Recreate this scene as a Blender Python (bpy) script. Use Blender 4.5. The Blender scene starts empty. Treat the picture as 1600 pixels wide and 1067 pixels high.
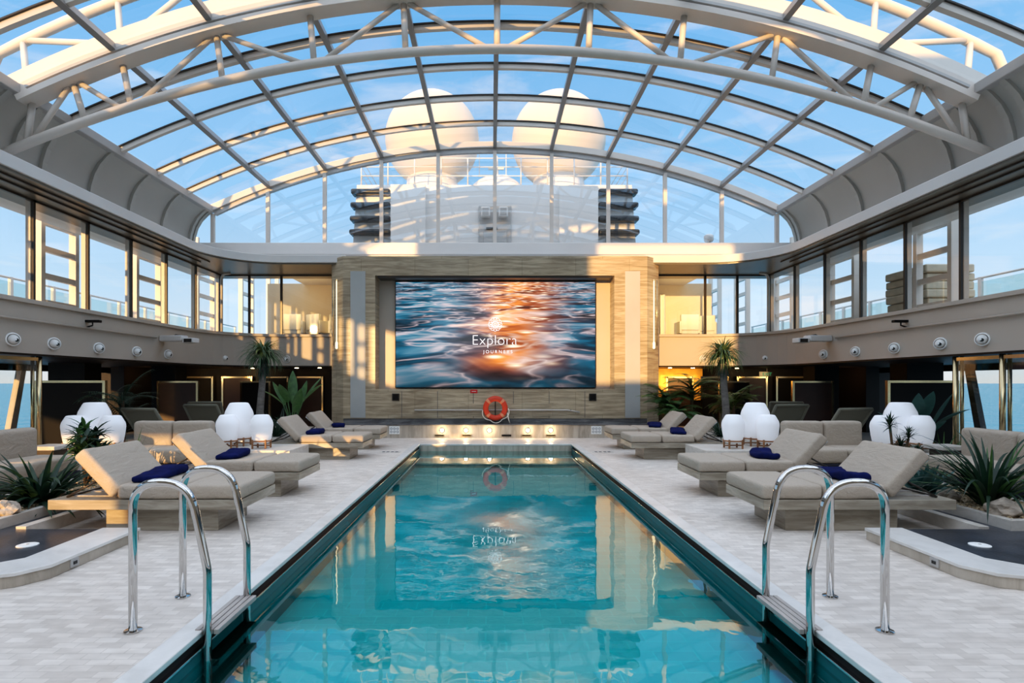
import bpy, bmesh, math, random
from mathutils import Vector, Matrix, noise
C = bpy.context.scene.collection
PI = math.pi
random.seed(7)

# ------------------------------------------------------------------ node helpers
def new_mat(name):
    m = bpy.data.materials.new(name); m.use_nodes = True
    nt = m.node_tree; nt.nodes.clear()
    out = nt.nodes.new('ShaderNodeOutputMaterial')
    return m, nt, out
def nd(nt, typ, **kw):
    n = nt.nodes.new(typ)
    for k, v in kw.items():
        if k == 'ins':
            for i, val in v.items():
                if hasattr(val, 'is_output'): nt.links.new(val, n.inputs[i])
                else: n.inputs[i].default_value = val
        else: setattr(n, k, v)
    return n
def mth(nt, op, a, b=None, c=None):
    ins = {0: a}
    if b is not None: ins[1] = b
    if c is not None: ins[2] = c
    return nd(nt, 'ShaderNodeMath', operation=op, ins=ins).outputs[0]
def ramp(nt, fac, stops, interp='LINEAR'):
    r = nd(nt, 'ShaderNodeValToRGB', ins={0: fac}); cr = r.color_ramp; cr.interpolation = interp
    while len(cr.elements) < len(stops): cr.elements.new(0.5)
    for e, (p, col) in zip(cr.elements, stops):
        e.position = p; e.color = (*col, 1) if len(col) == 3 else col
    return r.outputs[0]
def mixc(nt, fac, a, b, mode='MIX'):
    n = nd(nt, 'ShaderNodeMix', data_type='RGBA', blend_type=mode)
    for key, val in ((0, fac), (6, a), (7, b)):
        if hasattr(val, 'is_output'): nt.links.new(val, n.inputs[key])
        else: n.inputs[key].default_value = val if key == 0 else ((*val, 1) if len(val) == 3 else val)
    return n.outputs[2]
def objco(nt, scale=(1, 1, 1), rot=(0, 0, 0), kind='Object'):
    tc = nd(nt, 'ShaderNodeTexCoord')
    mp = nd(nt, 'ShaderNodeMapping', ins={0: tc.outputs[kind]})
    mp.inputs['Scale'].default_value = scale; mp.inputs['Rotation'].default_value = rot
    return mp.outputs[0]
def principled(name, col, rough=0.5, metal=0.0, var=0.0, vscale=(4, 4, 4), bump=0.0, bscale=60.0, bdist=0.01, emit=None, estr=0.0, coat=0.0, spec=0.5, trans=None):
    m, nt, out = new_mat(name)
    p = nd(nt, 'ShaderNodeBsdfPrincipled')
    p.inputs['Roughness'].default_value = rough; p.inputs['Metallic'].default_value = metal
    p.inputs['Base Color'].default_value = (*col, 1); p.inputs['Specular IOR Level'].default_value = spec
    p.inputs['Coat Weight'].default_value = coat
    if var > 0:
        n = nd(nt, 'ShaderNodeTexNoise', ins={'Vector': objco(nt, vscale), 'Scale': 1.0, 'Detail': 4.0})
        a = tuple(min(1, c * (1 + var)) for c in col); b = tuple(c * (1 - var) for c in col)
        nt.links.new(ramp(nt, n.outputs[0], [(0.3, b), (0.7, a)]), p.inputs['Base Color'])
    if bump > 0:
        n = nd(nt, 'ShaderNodeTexNoise', ins={'Vector': objco(nt), 'Scale': bscale, 'Detail': 3.0})
        b = nd(nt, 'ShaderNodeBump', ins={'Strength': bump, 'Distance': bdist, 'Height': n.outputs[0]})
        nt.links.new(b.outputs[0], p.inputs['Normal'])
    if emit: p.inputs['Emission Color'].default_value = (*emit, 1); p.inputs['Emission Strength'].default_value = estr
    nt.links.new(p.outputs[0], out.inputs[0])
    return m
M = {}
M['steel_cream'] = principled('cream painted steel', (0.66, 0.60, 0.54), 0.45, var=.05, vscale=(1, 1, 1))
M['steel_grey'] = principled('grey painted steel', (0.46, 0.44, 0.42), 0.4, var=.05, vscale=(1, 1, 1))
M['steel_dark'] = principled('dark bronze frame', (0.035, 0.028, 0.022), 0.35)
M['purlin'] = principled('shadow grey roof bar', (0.30, 0.285, 0.27), 0.4)  # one even grey for the lengthwise roof bars
M['white_paint'] = principled('white paint', (0.70, 0.675, 0.65), 0.4, var=.03, vscale=(1, 1, 1))
M['cove'] = principled('cove paint', (0.46, 0.44, 0.40), 0.6, var=.05, vscale=(.6, .6, .6))
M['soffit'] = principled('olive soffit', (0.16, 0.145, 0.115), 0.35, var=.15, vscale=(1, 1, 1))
M['beige'] = principled('beige wall paint', (0.50, 0.435, 0.37), 0.5, var=.06, vscale=(.5, .5, .5))
M['chrome'] = principled('polished steel', (0.60, 0.585, 0.565), 0.06, 1.0)
M['brass'] = principled('brushed brass', (0.62, 0.50, 0.30), 0.2, 1.0)
M['navy'] = principled('navy terry cloth', (0.006, 0.011, 0.075), 0.95, var=.3, vscale=(12, 12, 12), bump=.6, bscale=300, bdist=.004, spec=.1)
M['wood'] = principled('teak wood', (0.30, 0.15, 0.07), 0.5, var=.3, vscale=(3, 30, 30))
M['grey_wood'] = principled('weathered grey step wood', (0.42, 0.38, 0.35), 0.6, var=.2, vscale=(30, 3, 3))
M['charcoal'] = principled('charcoal slate', (0.045, 0.052, 0.066), 0.28, var=.35, vscale=(3, 3, 3), bump=.2, bscale=40)
M['dark_navy_base'] = principled('dark blue upholstery', (0.012, 0.014, 0.03), 0.8)
M['black'] = principled('black panel', (0.006, 0.005, 0.005), 0.5, spec=.2)
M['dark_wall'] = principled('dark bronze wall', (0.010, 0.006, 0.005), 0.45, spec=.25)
M['copper_wall'] = principled('copper brown panel', (0.035, 0.011, 0.006), 0.35, var=.2)
M['lantern'] = principled('white lantern shell', (0.88, 0.89, 0.92), 0.55, emit=(0.85, 0.9, 1.0), estr=.12)
M['orange'] = principled('orange red plastic', (0.62, 0.06, 0.02), 0.45)
M['orange_pale'] = principled('pale orange band', (0.72, 0.28, 0.15), 0.5)
M['rope'] = principled('white rope', (0.85, 0.78, 0.68), 0.8)
M['radome'] = principled('radome shell', (0.66, 0.60, 0.53), 0.6, var=.03, vscale=(.4, .4, .4))
M['funnel'] = principled('white hull paint', (0.74, 0.71, 0.68), 0.5, var=.03, vscale=(.3, .3, .3))
M['louver'] = principled('dark louver glass', (0.02, 0.025, 0.03), 0.2)
M['white_plate'] = principled('white sign plate', (0.85, 0.85, 0.83), 0.5)
M['red_plate'] = principled('red sign plate', (0.55, 0.02, 0.02), 0.5)
M['dark_mark'] = principled('dark marking', (0.08, 0.08, 0.09), 0.6)
M['trunk'] = principled('grey brown bark', (0.17, 0.155, 0.14), 0.9, var=.3, vscale=(8, 8, 20), bump=.8, bscale=40, bdist=.01)
M['stem'] = principled('brown stem', (0.10, 0.06, 0.03), 0.9)
def leaf_mat(name, c1, c2):
    m, nt, out = new_mat(name)
    p = nd(nt, 'ShaderNodeBsdfPrincipled'); p.inputs['Roughness'].default_value = .42
    n = nd(nt, 'ShaderNodeTexNoise', ins={'Vector': objco(nt, (9, 9, 9)), 'Scale': 1.0, 'Detail': 3.0})
    nt.links.new(ramp(nt, n.outputs[0], [(0.3, c1), (0.7, c2)]), p.inputs['Base Color'])
    t = nd(nt, 'ShaderNodeBsdfTranslucent', ins={0: (*[min(1, c * 1.6) for c in c2], 1)})
    mx = nd(nt, 'ShaderNodeMixShader', ins={0: .2, 1: p.outputs[0], 2: t.outputs[0]})
    nt.links.new(mx.outputs[0], out.inputs[0]); return m
M['leaf'] = leaf_mat('mid green leaf', (0.03, 0.085, 0.025), (0.08, 0.19, 0.05))
M['leaf_dark'] = leaf_mat('dark green leaf', (0.008, 0.028, 0.016), (0.02, 0.06, 0.032))
M['leaf_blue'] = leaf_mat('blue green leaf', (0.02, 0.075, 0.07), (0.045, 0.14, 0.125))
M['leaf_palm'] = leaf_mat('palm leaf', (0.03, 0.075, 0.035), (0.10, 0.17, 0.075))
M['leaf_yellow'] = leaf_mat('yellow green leaf', (0.05, 0.085, 0.02), (0.15, 0.2, 0.04))
M['gold_panel'] = principled('golden wall panel', (0.70, 0.36, 0.06), 0.5, var=.2)  # warm light on the wall strip is put into this colour
M['lens'] = principled('lamp lens', (0.02, 0.02, 0.02), 0.1)
M['lounge_fabric'] = principled('olive sling fabric', (0.17, 0.165, 0.125), 0.8, bump=.2, bscale=200, bdist=.002)
M['curtain'] = principled('white curtain', (0.75, 0.72, 0.66), 0.9)
M['pale_chair'] = principled('pale chair fabric', (0.62, 0.62, 0.58), 0.8)
M['cushion_stack'] = principled('grey beige cushion vinyl', (0.46, 0.42, 0.33), 0.6, var=.1)
M['lounge_wall'] = principled('cream lounge wall', (0.66, 0.56, 0.42), 0.6, var=.05, vscale=(.5, .5, .5))

def emission(name, col, s):
    m, nt, out = new_mat(name)
    e = nd(nt, 'ShaderNodeEmission', ins={0: (*col, 1), 1: s}); nt.links.new(e.outputs[0], out.inputs[0]); return m
M['lamp_glow'] = emission('warm lamp glow', (1.0, 0.72, 0.38), 26)
M['white_glow'] = emission('white letter glow', (1.0, 0.93, 0.95), 1.25)
M['green_glow'] = emission('green sign glow', (0.1, 0.8, 0.35), .3)
M['tube_glow'] = emission('tube lamp glow', (1.0, 0.75, 0.4), 2.2)

def fabric():
    m, nt, out = new_mat('taupe outdoor fabric')
    p = nd(nt, 'ShaderNodeBsdfPrincipled'); p.inputs['Roughness'].default_value = .9; p.inputs['Specular IOR Level'].default_value = .15
    co = objco(nt)
    n = nd(nt, 'ShaderNodeTexNoise', ins={'Vector': co, 'Scale': 220.0, 'Detail': 2.0})
    nt.links.new(ramp(nt, n.outputs[0], [(0.3, (0.385, 0.325, 0.265)), (0.7, (0.495, 0.425, 0.35))]), p.inputs['Base Color'])
    w = nd(nt, 'ShaderNodeTexNoise', ins={'Vector': objco(nt, (7, 3, 9)), 'Scale': 1.0, 'Detail': 3.0, 'Distortion': 1.5})
    h = mth(nt, 'ADD', mth(nt, 'MULTIPLY', w.outputs[0], 1.0), mth(nt, 'MULTIPLY', n.outputs[0], .03))
    b = nd(nt, 'ShaderNodeBump', ins={'Strength': .42, 'Distance': .03, 'Height': h})
    nt.links.new(b.outputs[0], p.inputs['Normal']); nt.links.new(p.outputs[0], out.inputs[0]); return m
M['fabric'] = fabric()

def travertine(name, base, light, dark, brick=None, rough=.35, streak=(1.2, 1.2, 14)):
    m, nt, out = new_mat(name)
    p = nd(nt, 'ShaderNodeBsdfPrincipled'); p.inputs['Roughness'].default_value = rough
    n = nd(nt, 'ShaderNodeTexNoise', ins={'Vector': objco(nt, streak), 'Scale': 1.0, 'Detail': 8.0, 'Roughness': .62, 'Distortion': .6})
    col = ramp(nt, n.outputs[0], [(0.38, dark), (0.5, base), (0.62, light)])
    n2 = nd(nt, 'ShaderNodeTexNoise', ins={'Vector': objco(nt, (.7, .7, .7)), 'Scale': 1.0, 'Detail': 2.0})
    col = mixc(nt, .35, col, ramp(nt, n2.outputs[0], [(0.3, dark), (0.7, light)]))
    if brick:
        b = nd(nt, 'ShaderNodeTexBrick', ins={'Vector': objco(nt, (1, 1, 1), (PI / 2, 0, 0)), 'Scale': 1.0, 'Mortar Size': .006, 'Color1': (.93, .93, .93, 1), 'Color2': (1.06, 1.05, 1.03, 1), 'Mortar': (.7, .68, .64, 1), 'Brick Width': brick[0], 'Row Height': brick[1]})
        col = mixc(nt, 1.0, col, b.outputs[0], 'MULTIPLY')
    nt.links.new(col, p.inputs['Base Color']); nt.links.new(p.outputs[0], out.inputs[0]); return m
M['stone_wall'] = travertine('travertine cladding', (0.44, 0.35, 0.24), (0.60, 0.50, 0.36), (0.27, 0.205, 0.135), (1.5, .62))
M['stone_plat'] = travertine('travertine slab', (0.36, 0.315, 0.25), (0.47, 0.42, 0.345), (0.24, 0.20, 0.15), rough=.3, streak=(2, 2, 16))
M['stone_step'] = travertine('pale travertine step', (0.50, 0.44, 0.37), (0.62, 0.56, 0.48), (0.36, 0.31, 0.25), rough=.3, streak=(9, 2, 1.2))
M['stone_curb'] = travertine('white limestone curb', (0.60, 0.56, 0.51), (0.70, 0.66, 0.61), (0.48, 0.44, 0.385), rough=.4, streak=(3, 3, 5))
M['coping'] = travertine('white coping stone', (0.72, 0.70, 0.67), (0.80, 0.78, 0.75), (0.62, 0.60, 0.57), rough=.3, streak=(3, 3, 5))
M['slate_ledge'] = travertine('grey polished ledge', (0.16, 0.16, 0.165), (0.30, 0.29, 0.28), (0.08, 0.08, 0.085), rough=.12, streak=(1.5, 3, 6))
M['panel'] = principled('pale grey metal panel', (0.46, 0.46, 0.44), 0.35, var=.06, vscale=(1, 1, 1))

def deck():
    m, nt, out = new_mat('pale stone mosaic deck')
    p = nd(nt, 'ShaderNodeBsdfPrincipled'); p.inputs['Roughness'].default_value = .5
    co = objco(nt)
    b = nd(nt, 'ShaderNodeTexBrick', ins={'Vector': co, 'Scale': 1.0, 'Mortar Size': .003, 'Color1': (.64, .58, .525, 1), 'Color2': (.79, .73, .67, 1), 'Mortar': (.62, .565, .51, 1), 'Brick Width': .13, 'Row Height': .065, 'Bias': .05})
    n = nd(nt, 'ShaderNodeTexNoise', ins={'Vector': objco(nt, (5, 14, 5)), 'Scale': 1.0, 'Detail': 5.0})
    col = mixc(nt, 1.0, b.outputs[0], ramp(nt, n.outputs[0], [(.3, (.84, .83, .82)), (.7, (1.08, 1.08, 1.08))]), 'MULTIPLY')
    n2 = nd(nt, 'ShaderNodeTexNoise', ins={'Vector': objco(nt, (.8, .8, .8)), 'Scale': 1.0, 'Detail': 4.0})
    col = mixc(nt, 1.0, col, ramp(nt, n2.outputs[0], [(.35, (.90, .885, .87)), (.65, (1.02, 1.02, 1.02))]), 'MULTIPLY')
    bp = nd(nt, 'ShaderNodeBump', ins={'Strength': .3, 'Distance': .004, 'Height': mth(nt, 'SUBTRACT', 1.0, b.outputs[1])})
    nt.links.new(bp.outputs[0], p.inputs['Normal'])
    nt.links.new(col, p.inputs['Base Color']); nt.links.new(p.outputs[0], out.inputs[0]); return m
M['deck'] = deck()

def pool_tile(name, c1, c2, mortar, w=.3, h=.15):
    m, nt, out = new_mat(name)
    p = nd(nt, 'ShaderNodeBsdfPrincipled'); p.inputs['Roughness'].default_value = .35
    b = nd(nt, 'ShaderNodeTexBrick', ins={'Vector': objco(nt), 'Scale': 1.0, 'Mortar Size': .006, 'Color1': (*c1, 1), 'Color2': (*c2, 1), 'Mortar': (*mortar, 1), 'Brick Width': w, 'Row Height': h})
    nt.links.new(b.outputs[0], p.inputs['Base Color']); nt.links.new(p.outputs[0], out.inputs[0]); return m
M['pool_floor'] = pool_tile('turquoise pool floor tile', (0.003, 0.52, 0.53), (0.005, 0.59, 0.60), (0.012, 0.64, 0.64))
M['pool_water_wall'] = principled('turquoise underwater wall tile', (0.002, 0.23, 0.24), 0.4)
M['pool_wall'] = principled('deep teal pool wall', (0.002, 0.13, 0.14), 0.3, var=.08, vscale=(.6, .6, .6))

def glass(name, tint=(1, 1, 1), refl=1.0, base=.035, ex=4.0):
    m, nt, out = new_mat(name)
    lw = nd(nt, 'ShaderNodeLayerWeight', ins={0: .5})
    f = mth(nt, 'POWER', lw.outputs[1], ex)
    f = mth(nt, 'MULTIPLY_ADD', f, .85 * refl, base * refl)
    t = nd(nt, 'ShaderNodeBsdfTransparent', ins={0: (*tint, 1)})
    g = nd(nt, 'ShaderNodeBsdfGlossy', ins={0: (1, 1, 1, 1), 'Roughness': 0.01})
    mx = nd(nt, 'ShaderNodeMixShader', ins={0: f, 1: t.outputs[0], 2: g.outputs[0]})
    nt.links.new(mx.outputs[0], out.inputs[0]); return m
M['glass'] = glass('clear window glass', (.95, .97, .97), 1.0, .05)
M['roof_glass'] = glass('clear roof glass', (.95, .975, .99), .9, .02)
M['roof_glass_near'] = glass('coated roof glass', (.95, .975, .99), 1.1, .02, 2.0)  # stronger grazing reflection added on unseen panes to cut sun on the funnel
M['gable_glass'] = glass('reflective gable glass', (.94, .97, .98), 1.0, .13)
M['rail_glass'] = glass('pale green rail glass', (.80, .90, .90), 1.0, .08)
M['dark_glass'] = glass('tinted glass', (.42, .46, .46), 1.0, .06)

def water():
    m, nt, out = new_mat('pool water')
    n = nd(nt, 'ShaderNodeTexNoise', ins={'Vector': objco(nt, (2.2, 1.3, 1)), 'Scale': 1.0, 'Detail': 3.0, 'Distortion': .4})
    n2 = nd(nt, 'ShaderNodeTexNoise', ins={'Vector': objco(nt, (9, 6, 1)), 'Scale': 1.0, 'Detail': 2.0})
    h = mth(nt, 'ADD', n.outputs[0], mth(nt, 'MULTIPLY', n2.outputs[0], .06))
    b = nd(nt, 'ShaderNodeBump', ins={'Strength': .075, 'Distance': .03, 'Height': h})
    fr = nd(nt, 'ShaderNodeFresnel', ins={'IOR': 1.5, 'Normal': b.outputs[0]})
    t = nd(nt, 'ShaderNodeBsdfTransparent', ins={0: (.20, .97, .98, 1)})
    g = nd(nt, 'ShaderNodeBsdfGlossy', ins={0: (1, 1, 1, 1), 'Roughness': 0.0, 'Normal': b.outputs[0]})
    mx = nd(nt, 'ShaderNodeMixShader', ins={0: mth(nt, 'MINIMUM', mth(nt, 'MULTIPLY_ADD', fr.outputs[0], 1.05, .05), .95), 1: t.outputs[0], 2: g.outputs[0]})
    nt.links.new(mx.outputs[0], out.inputs[0]); return m
M['water'] = water()
def sea():
    m, nt, out = new_mat('open sea')
    p = nd(nt, 'ShaderNodeBsdfPrincipled'); p.inputs['Roughness'].default_value = .25
    p.inputs['Base Color'].default_value = (.02, .22, .32, 1)
    n = nd(nt, 'ShaderNodeTexNoise', ins={'Vector': objco(nt, (.03, .03, .03)), 'Scale': 1.0, 'Detail': 6.0})
    b = nd(nt, 'ShaderNodeBump', ins={'Strength': .8, 'Distance': 6.0, 'Height': n.outputs[0]})
    nt.links.new(b.outputs[0], p.inputs['Normal']); nt.links.new(p.outputs[0], out.inputs[0]); return m
M['sea'] = sea()
def pebble():
    m, nt, out = new_mat('cream pebbles')
    p = nd(nt, 'ShaderNodeBsdfPrincipled'); p.inputs['Roughness'].default_value = .8
    v = nd(nt, 'ShaderNodeTexVoronoi', ins={'Vector': objco(nt), 'Scale': 45.0})
    nt.links.new(ramp(nt, v.outputs[1], [(0, (.30, .20, .10)), (.5, (.56, .43, .27)), (1, (.75, .65, .5))]), p.inputs['Base Color'])
    b = nd(nt, 'ShaderNodeBump', ins={'Strength': .9, 'Distance': .02, 'Height': v.outputs[0]}); b.invert = True
    nt.links.new(b.outputs[0], p.inputs['Normal']); nt.links.new(p.outputs[0], out.inputs[0]); return m
M['pebble'] = pebble()
M['rock'] = principled('pale rock', (0.45, 0.38, 0.31), .85, var=.4, vscale=(7, 7, 7), bump=.7, bscale=14, bdist=.03)

# ------------------------------------------------------------------ mesh helpers
class MB:
    def __init__(s): s.v = []; s.f = []
    def add(s, vs, fs):
        b = len(s.v); s.v += [tuple(v) for v in vs]; s.f += [tuple(b + i for i in f) for f in fs]; return s
    def box(s, lo, hi, mat=None):
        x0, y0, z0 = lo; x1, y1, z1 = hi
        vs = [(x0, y0, z0), (x1, y0, z0), (x1, y1, z0), (x0, y1, z0), (x0, y0, z1), (x1, y0, z1), (x1, y1, z1), (x0, y1, z1)]
        if mat: vs = [mat @ Vector(v) for v in vs]
        return s.add(vs, [(3, 2, 1, 0), (4, 5, 6, 7), (0, 1, 5, 4), (1, 2, 6, 5), (2, 3, 7, 6), (3, 0, 4, 7)])
    def tube(s, pts, r, n=8, closed=False):
        pts = [Vector(p) for p in pts]; N = len(pts); rs = r if isinstance(r, (list, tuple)) else [r] * N
        base = len(s.v); ref = None
        for i, p in enumerate(pts):
            a = pts[(i - 1) % N] if (closed or i > 0) else p; b = pts[(i + 1) % N] if (closed or i < N - 1) else p
            t = (b - a).normalized()
            if ref is None:
                ref = Vector((0, 0, 1)) if abs(t.z) < .9 else Vector((1, 0, 0))
            u = ref - t * ref.dot(t)
            if u.length < 1e-4: u = t.orthogonal()
            u.normalize(); w = t.cross(u); ref = u
            for k in range(n):
                an = 2 * PI * k / n
                s.v.append(tuple(p + (u * math.cos(an) + w * math.sin(an)) * rs[i]))
        for i in range(N if closed else N - 1):
            j = (i + 1) % N
            for k in range(n):
                s.f.append((base + i * n + k, base + i * n + (k + 1) % n, base + j * n + (k + 1) % n, base + j * n + k))
        if not closed:
            s.f.append(tuple(base + k for k in reversed(range(n)))); s.f.append(tuple(base + (N - 1) * n + k for k in range(n)))
        return s
    def lathe(s, prof, n=24, c=(0, 0, 0), axis='z', caps=True):
        base = len(s.v); c = Vector(c)
        for r, h in prof:
            for k in range(n):
                a = 2 * PI * k / n; x, y = r * math.cos(a), r * math.sin(a)
                p = {'z': (x, y, h), 'y': (x, h, y), 'x': (h, x, y)}[axis]
                s.v.append(tuple(c + Vector(p)))
        for i in range(len(prof) - 1):
            for k in range(n):
                s.f.append((base + i * n + k, base + i * n + (k + 1) % n, base + (i + 1) * n + (k + 1) % n, base + (i + 1) * n + k))
        if caps:
            s.f.append(tuple(base + k for k in range(n))); s.f.append(tuple(base + (len(prof) - 1) * n + k for k in range(n)))
        return s
    def prism(s, poly, z0, z1):
        n = len(poly)
        vs = [(x, y, z0) for x, y in poly] + [(x, y, z1) for x, y in poly]
        return s.add(vs, [tuple(reversed(range(n))), tuple(range(n, 2 * n))] + [(i, (i + 1) % n, n + (i + 1) % n, n + i) for i in range(n)])
    def strip(s, rows):
        b = len(s.v); m = len(rows[0])
        for r in rows: s.v += [tuple(p) for p in r]
        for i in range(len(rows) - 1):
            for k in range(m - 1):
                s.f.append((b + i * m + k, b + i * m + k + 1, b + (i + 1) * m + k + 1, b + (i + 1) * m + k))
        return s
    def mirror(s):
        s.v = [(-x, y, z) for x, y, z in s.v]; return s
    def xform(s, mat): s.v = [tuple(mat @ Vector(v)) for v in s.v]; return s
    def build(s, name, mat, parent=None, loc=None, bevel=0, seg=2, smooth=False, normals=True):
        me = bpy.data.meshes.new(name); me.from_pydata(s.v, [], s.f)
        if normals:
            bm = bmesh.new(); bm.from_mesh(me); bmesh.ops.recalc_face_normals(bm, faces=bm.faces); bm.to_mesh(me); bm.free()
        me.materials.append(M[mat] if isinstance(mat, str) else mat)
        o = bpy.data.objects.new(name, me); C.objects.link(o)
        if parent: o.parent = parent
        if loc: o.location = loc
        if smooth:
            me.polygons.foreach_set('use_smooth', [True] * len(me.polygons))
        if bevel:
            bv = o.modifiers.new('b', 'BEVEL'); bv.width = bevel; bv.segments = seg; bv.limit_method = 'ANGLE'; bv.angle_limit = math.radians(40)
            me.polygons.foreach_set('use_smooth', [True] * len(me.polygons))
            bv.harden_normals = True
        return o
def B(lo, hi): return MB().box(lo, hi)
def tag(o, label, cat, group=None):
    o['label'] = label; o['category'] = cat
    if group: o['group'] = group
    return o
def struct(o, label=None):
    o['kind'] = 'structure'
    if label: o['label'] = label
    return o
def empty(name, loc=(0, 0, 0), rz=0):
    o = bpy.data.objects.new(name, None); C.objects.link(o); o.location = loc; o.rotation_euler = (0, 0, rz); o.empty_display_size = .2; return o
def thing(name, label, cat, loc=(0, 0, 0), rz=0, group=None): return tag(empty(name, loc, rz), label, cat, group)
def copy_tree(o, parent=None):
    c = o.copy(); C.objects.link(c); c.parent = parent
    for ch in list(o.children): copy_tree(ch, c)
    return c
def fillet(pts, r, n=6):
    pts = [Vector(p) for p in pts]; out = [pts[0]]; rl = r if isinstance(r, (list, tuple)) else [r] * len(pts)
    for i in range(1, len(pts) - 1):
        a, p, b = pts[i - 1], pts[i], pts[i + 1]
        u = (a - p).normalized(); w = (b - p).normalized(); rr = min(rl[i], (a - p).length * .49, (b - p).length * .49)
        p0 = p + u * rr; p1 = p + w * rr
        for k in range(n + 1):
            t = k / n; out.append(p0 * (1 - t) ** 2 + p * 2 * t * (1 - t) + p1 * t * t)
    out.append(pts[-1]); return out
def L(s): return 'left' if s < 0 else 'right'
SUN_E, FILL_E, FILL2_E, WORLD_E, EXPO = 5.4, 2.35, .4, 1.0, 0.2
SUN_D = (.3, .95, -.09); FRONT_H = 3.5
# ================================================================== SETTING
def strip_face(name, mat, quads, parent=None):
    mb = MB()
    for q in quads: mb.add(q, [tuple(range(len(q)))])
    return mb.build(name, mat, parent, normals=False)
PW, PY0, PY1 = 1.85, .6, 13.75       # pool half width, near and far end
WZ = -.17
# floor
fl = MB()
fl.box((-14, -6, -.12), (-PW - .15, 22, 0)); fl.box((PW + .15, -6, -.12), (14, 22, 0))
fl.box((-PW - .15, PY1 + .15, -.12), (PW + .15, 22, 0)); fl.box((-PW - .15, -6, -.12), (PW + .15, PY0 - .15, 0))
struct(fl.build('floor', 'deck'), 'pale stone mosaic deck around the pool')
cp = MB()
for s in (-1, 1):
    a, b = sorted((s * PW, s * (PW + .15))); cp.box((a, PY0 - .15, -.035), (b, PY1 + .15, .004))
cp.box((-PW, PY1, -.035), (PW, PY1 + .15, .004)); cp.box((-PW, PY0 - .15, -.035), (PW, PY0, .004))
struct(cp.build('trim_1', 'coping', bevel=.008), 'white stone coping around the pool')
gt = MB(); lp = MB()
for s in (-1, 1):
    a, b = sorted((s * (PW + .02), s * (PW + .05))); gt.box((a, PY0, -.09), (b, PY1, -.035))
    a, b = sorted((s * (PW - .012), s * (PW + .03))); lp.box((a, PY0, -.10), (b, PY1, -.085))
struct(gt.build('trim_2', 'black'), 'dark overflow slot under the coping')
struct(lp.build('trim_3', 'chrome', bevel=.003), 'metal lip below the pool coping')
pw = MB()
pu = MB()
for s in (-1, 1):
    pw.add([(s * PW, PY0, WZ - .02), (s * PW, PY1, WZ - .02), (s * PW, PY1, -.1), (s * PW, PY0, -.1)], [(0, 1, 2, 3)])
    pu.add([(s * PW, PY0, -1.5), (s * PW, PY1, -1.5), (s * PW, PY1, WZ - .02), (s * PW, PY0, WZ - .02)], [(0, 1, 2, 3)])
pw.add([(-PW, PY0, WZ - .02), (PW, PY0, WZ - .02), (PW, PY0, -.035), (-PW, PY0, -.035)], [(0, 1, 2, 3)])
pu.add([(-PW, PY0, -1.5), (PW, PY0, -1.5), (PW, PY0, WZ - .02), (-PW, PY0, WZ - .02)], [(0, 1, 2, 3)])
struct(pu.build('wall_underwater', 'pool_water_wall', normals=False), 'turquoise pool sides below the water line')
struct(pw.build('wall_pool', 'pool_wall', normals=False), 'deep teal side walls of the pool')
struct(MB().box((-PW, PY1, -1.5), (PW, PY1 + .05, -.035)).build('wall_pool_end', 'stone_step'), 'beige stone end wall of the pool')
struct(B((-PW, PY0, -.6), (PW, PY1, -.43)).build('floor_pool', 'pool_floor'), 'turquoise tiled pool floor')
ps = MB(); ps.box((-PW + .02, 13.25, -.5), (PW - .02, PY1, -.26)); ps.box((-PW + .02, 12.8, -.5), (PW - .02, 13.25, -.35))
struct(ps.build('floor_pool_step', 'stone_step'), 'pale underwater steps at the far pool end')
w = MB().add([(-PW, PY0, WZ), (PW, PY0, WZ), (PW, PY1, WZ), (-PW, PY1, WZ)], [(0, 1, 2, 3)]).build('pool_water', 'water', normals=False)
tag(w, 'still turquoise water filling the long swimming pool', 'water'); w['kind'] = 'stuff'
sw = MB().add([(-30000, -30000, -36), (30000, -30000, -36), (30000, 30000, -36), (-30000, 30000, -36)], [(0, 1, 2, 3)]).build('sea', 'sea', normals=False)
struct(sw, 'blue open sea beyond the ship')

# back stone wall, screen recess
FY = 15.75
sb = MB()
ch = [(-4.25, FY), (4.25, FY)]
def pier(x0, x1, z0, z1, y0=FY, y1=17.6): sb.box((x0, y0, z0), (x1, y1, z1))
TOP = 5.04
pier(-4.25, -3.36, .5, TOP); pier(3.33, 4.25, .5, TOP); pier(-3.36, 3.33, 4.50, TOP); pier(-3.36, 3.33, .5, 1.32)
for s in (-1, 1): sb.prism([(s * 4.25, FY), (s * 4.68, FY + .38), (s * 4.68, 17.6), (s * 4.25, 17.6)], 0, TOP)
wb = struct(sb.build('wall_back', 'stone_wall'), 'beige travertine wall holding the big screen')
struct(B((-3.36, 16.32, 1.32), (3.33, 16.5, 4.5)).build('recess_panel', 'beige', wb))
struct(B((-3.3, 15.8, 4.44), (3.28, 16.25, 4.5)).build('recess_track', 'steel_dark', wb))
for s in (-1, 1):
    a, b = sorted((s * 3.63, s * 4.05))
    struct(B((a, FY - .012, .52), (b, FY + .01, 4.62)).build('metal_panel', 'panel', wb, bevel=.004))
struct(B((-4.25, FY + .02, .36), (4.25, 17, .5)).build('baseboard_back', 'slate_ledge'), 'dark plinth under the stone wall')
# thin dark joints on lower wall panels
jt = MB()
for x in (-2.62, -1.62, -.62, .5, 1.5, 2.5): jt.box((x, FY - .002, .52), (x + .012, FY + .01, 1.26))
struct(jt.build('panel_joint', 'dark_mark', wb))
# step / raised ledge
st = MB(); st.box((-4.9, 15.3, 0), (4.9, 17.5, .35))
struct(st.build('floor_step', 'stone_step'), 'pale stone step below the screen wall')
struct(B((-4.9, 15.27, .35), (4.9, 17.4, .375)).build('floor_ledge', 'slate_ledge', bevel=.006), 'grey polished ledge on top of the stone step')

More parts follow.
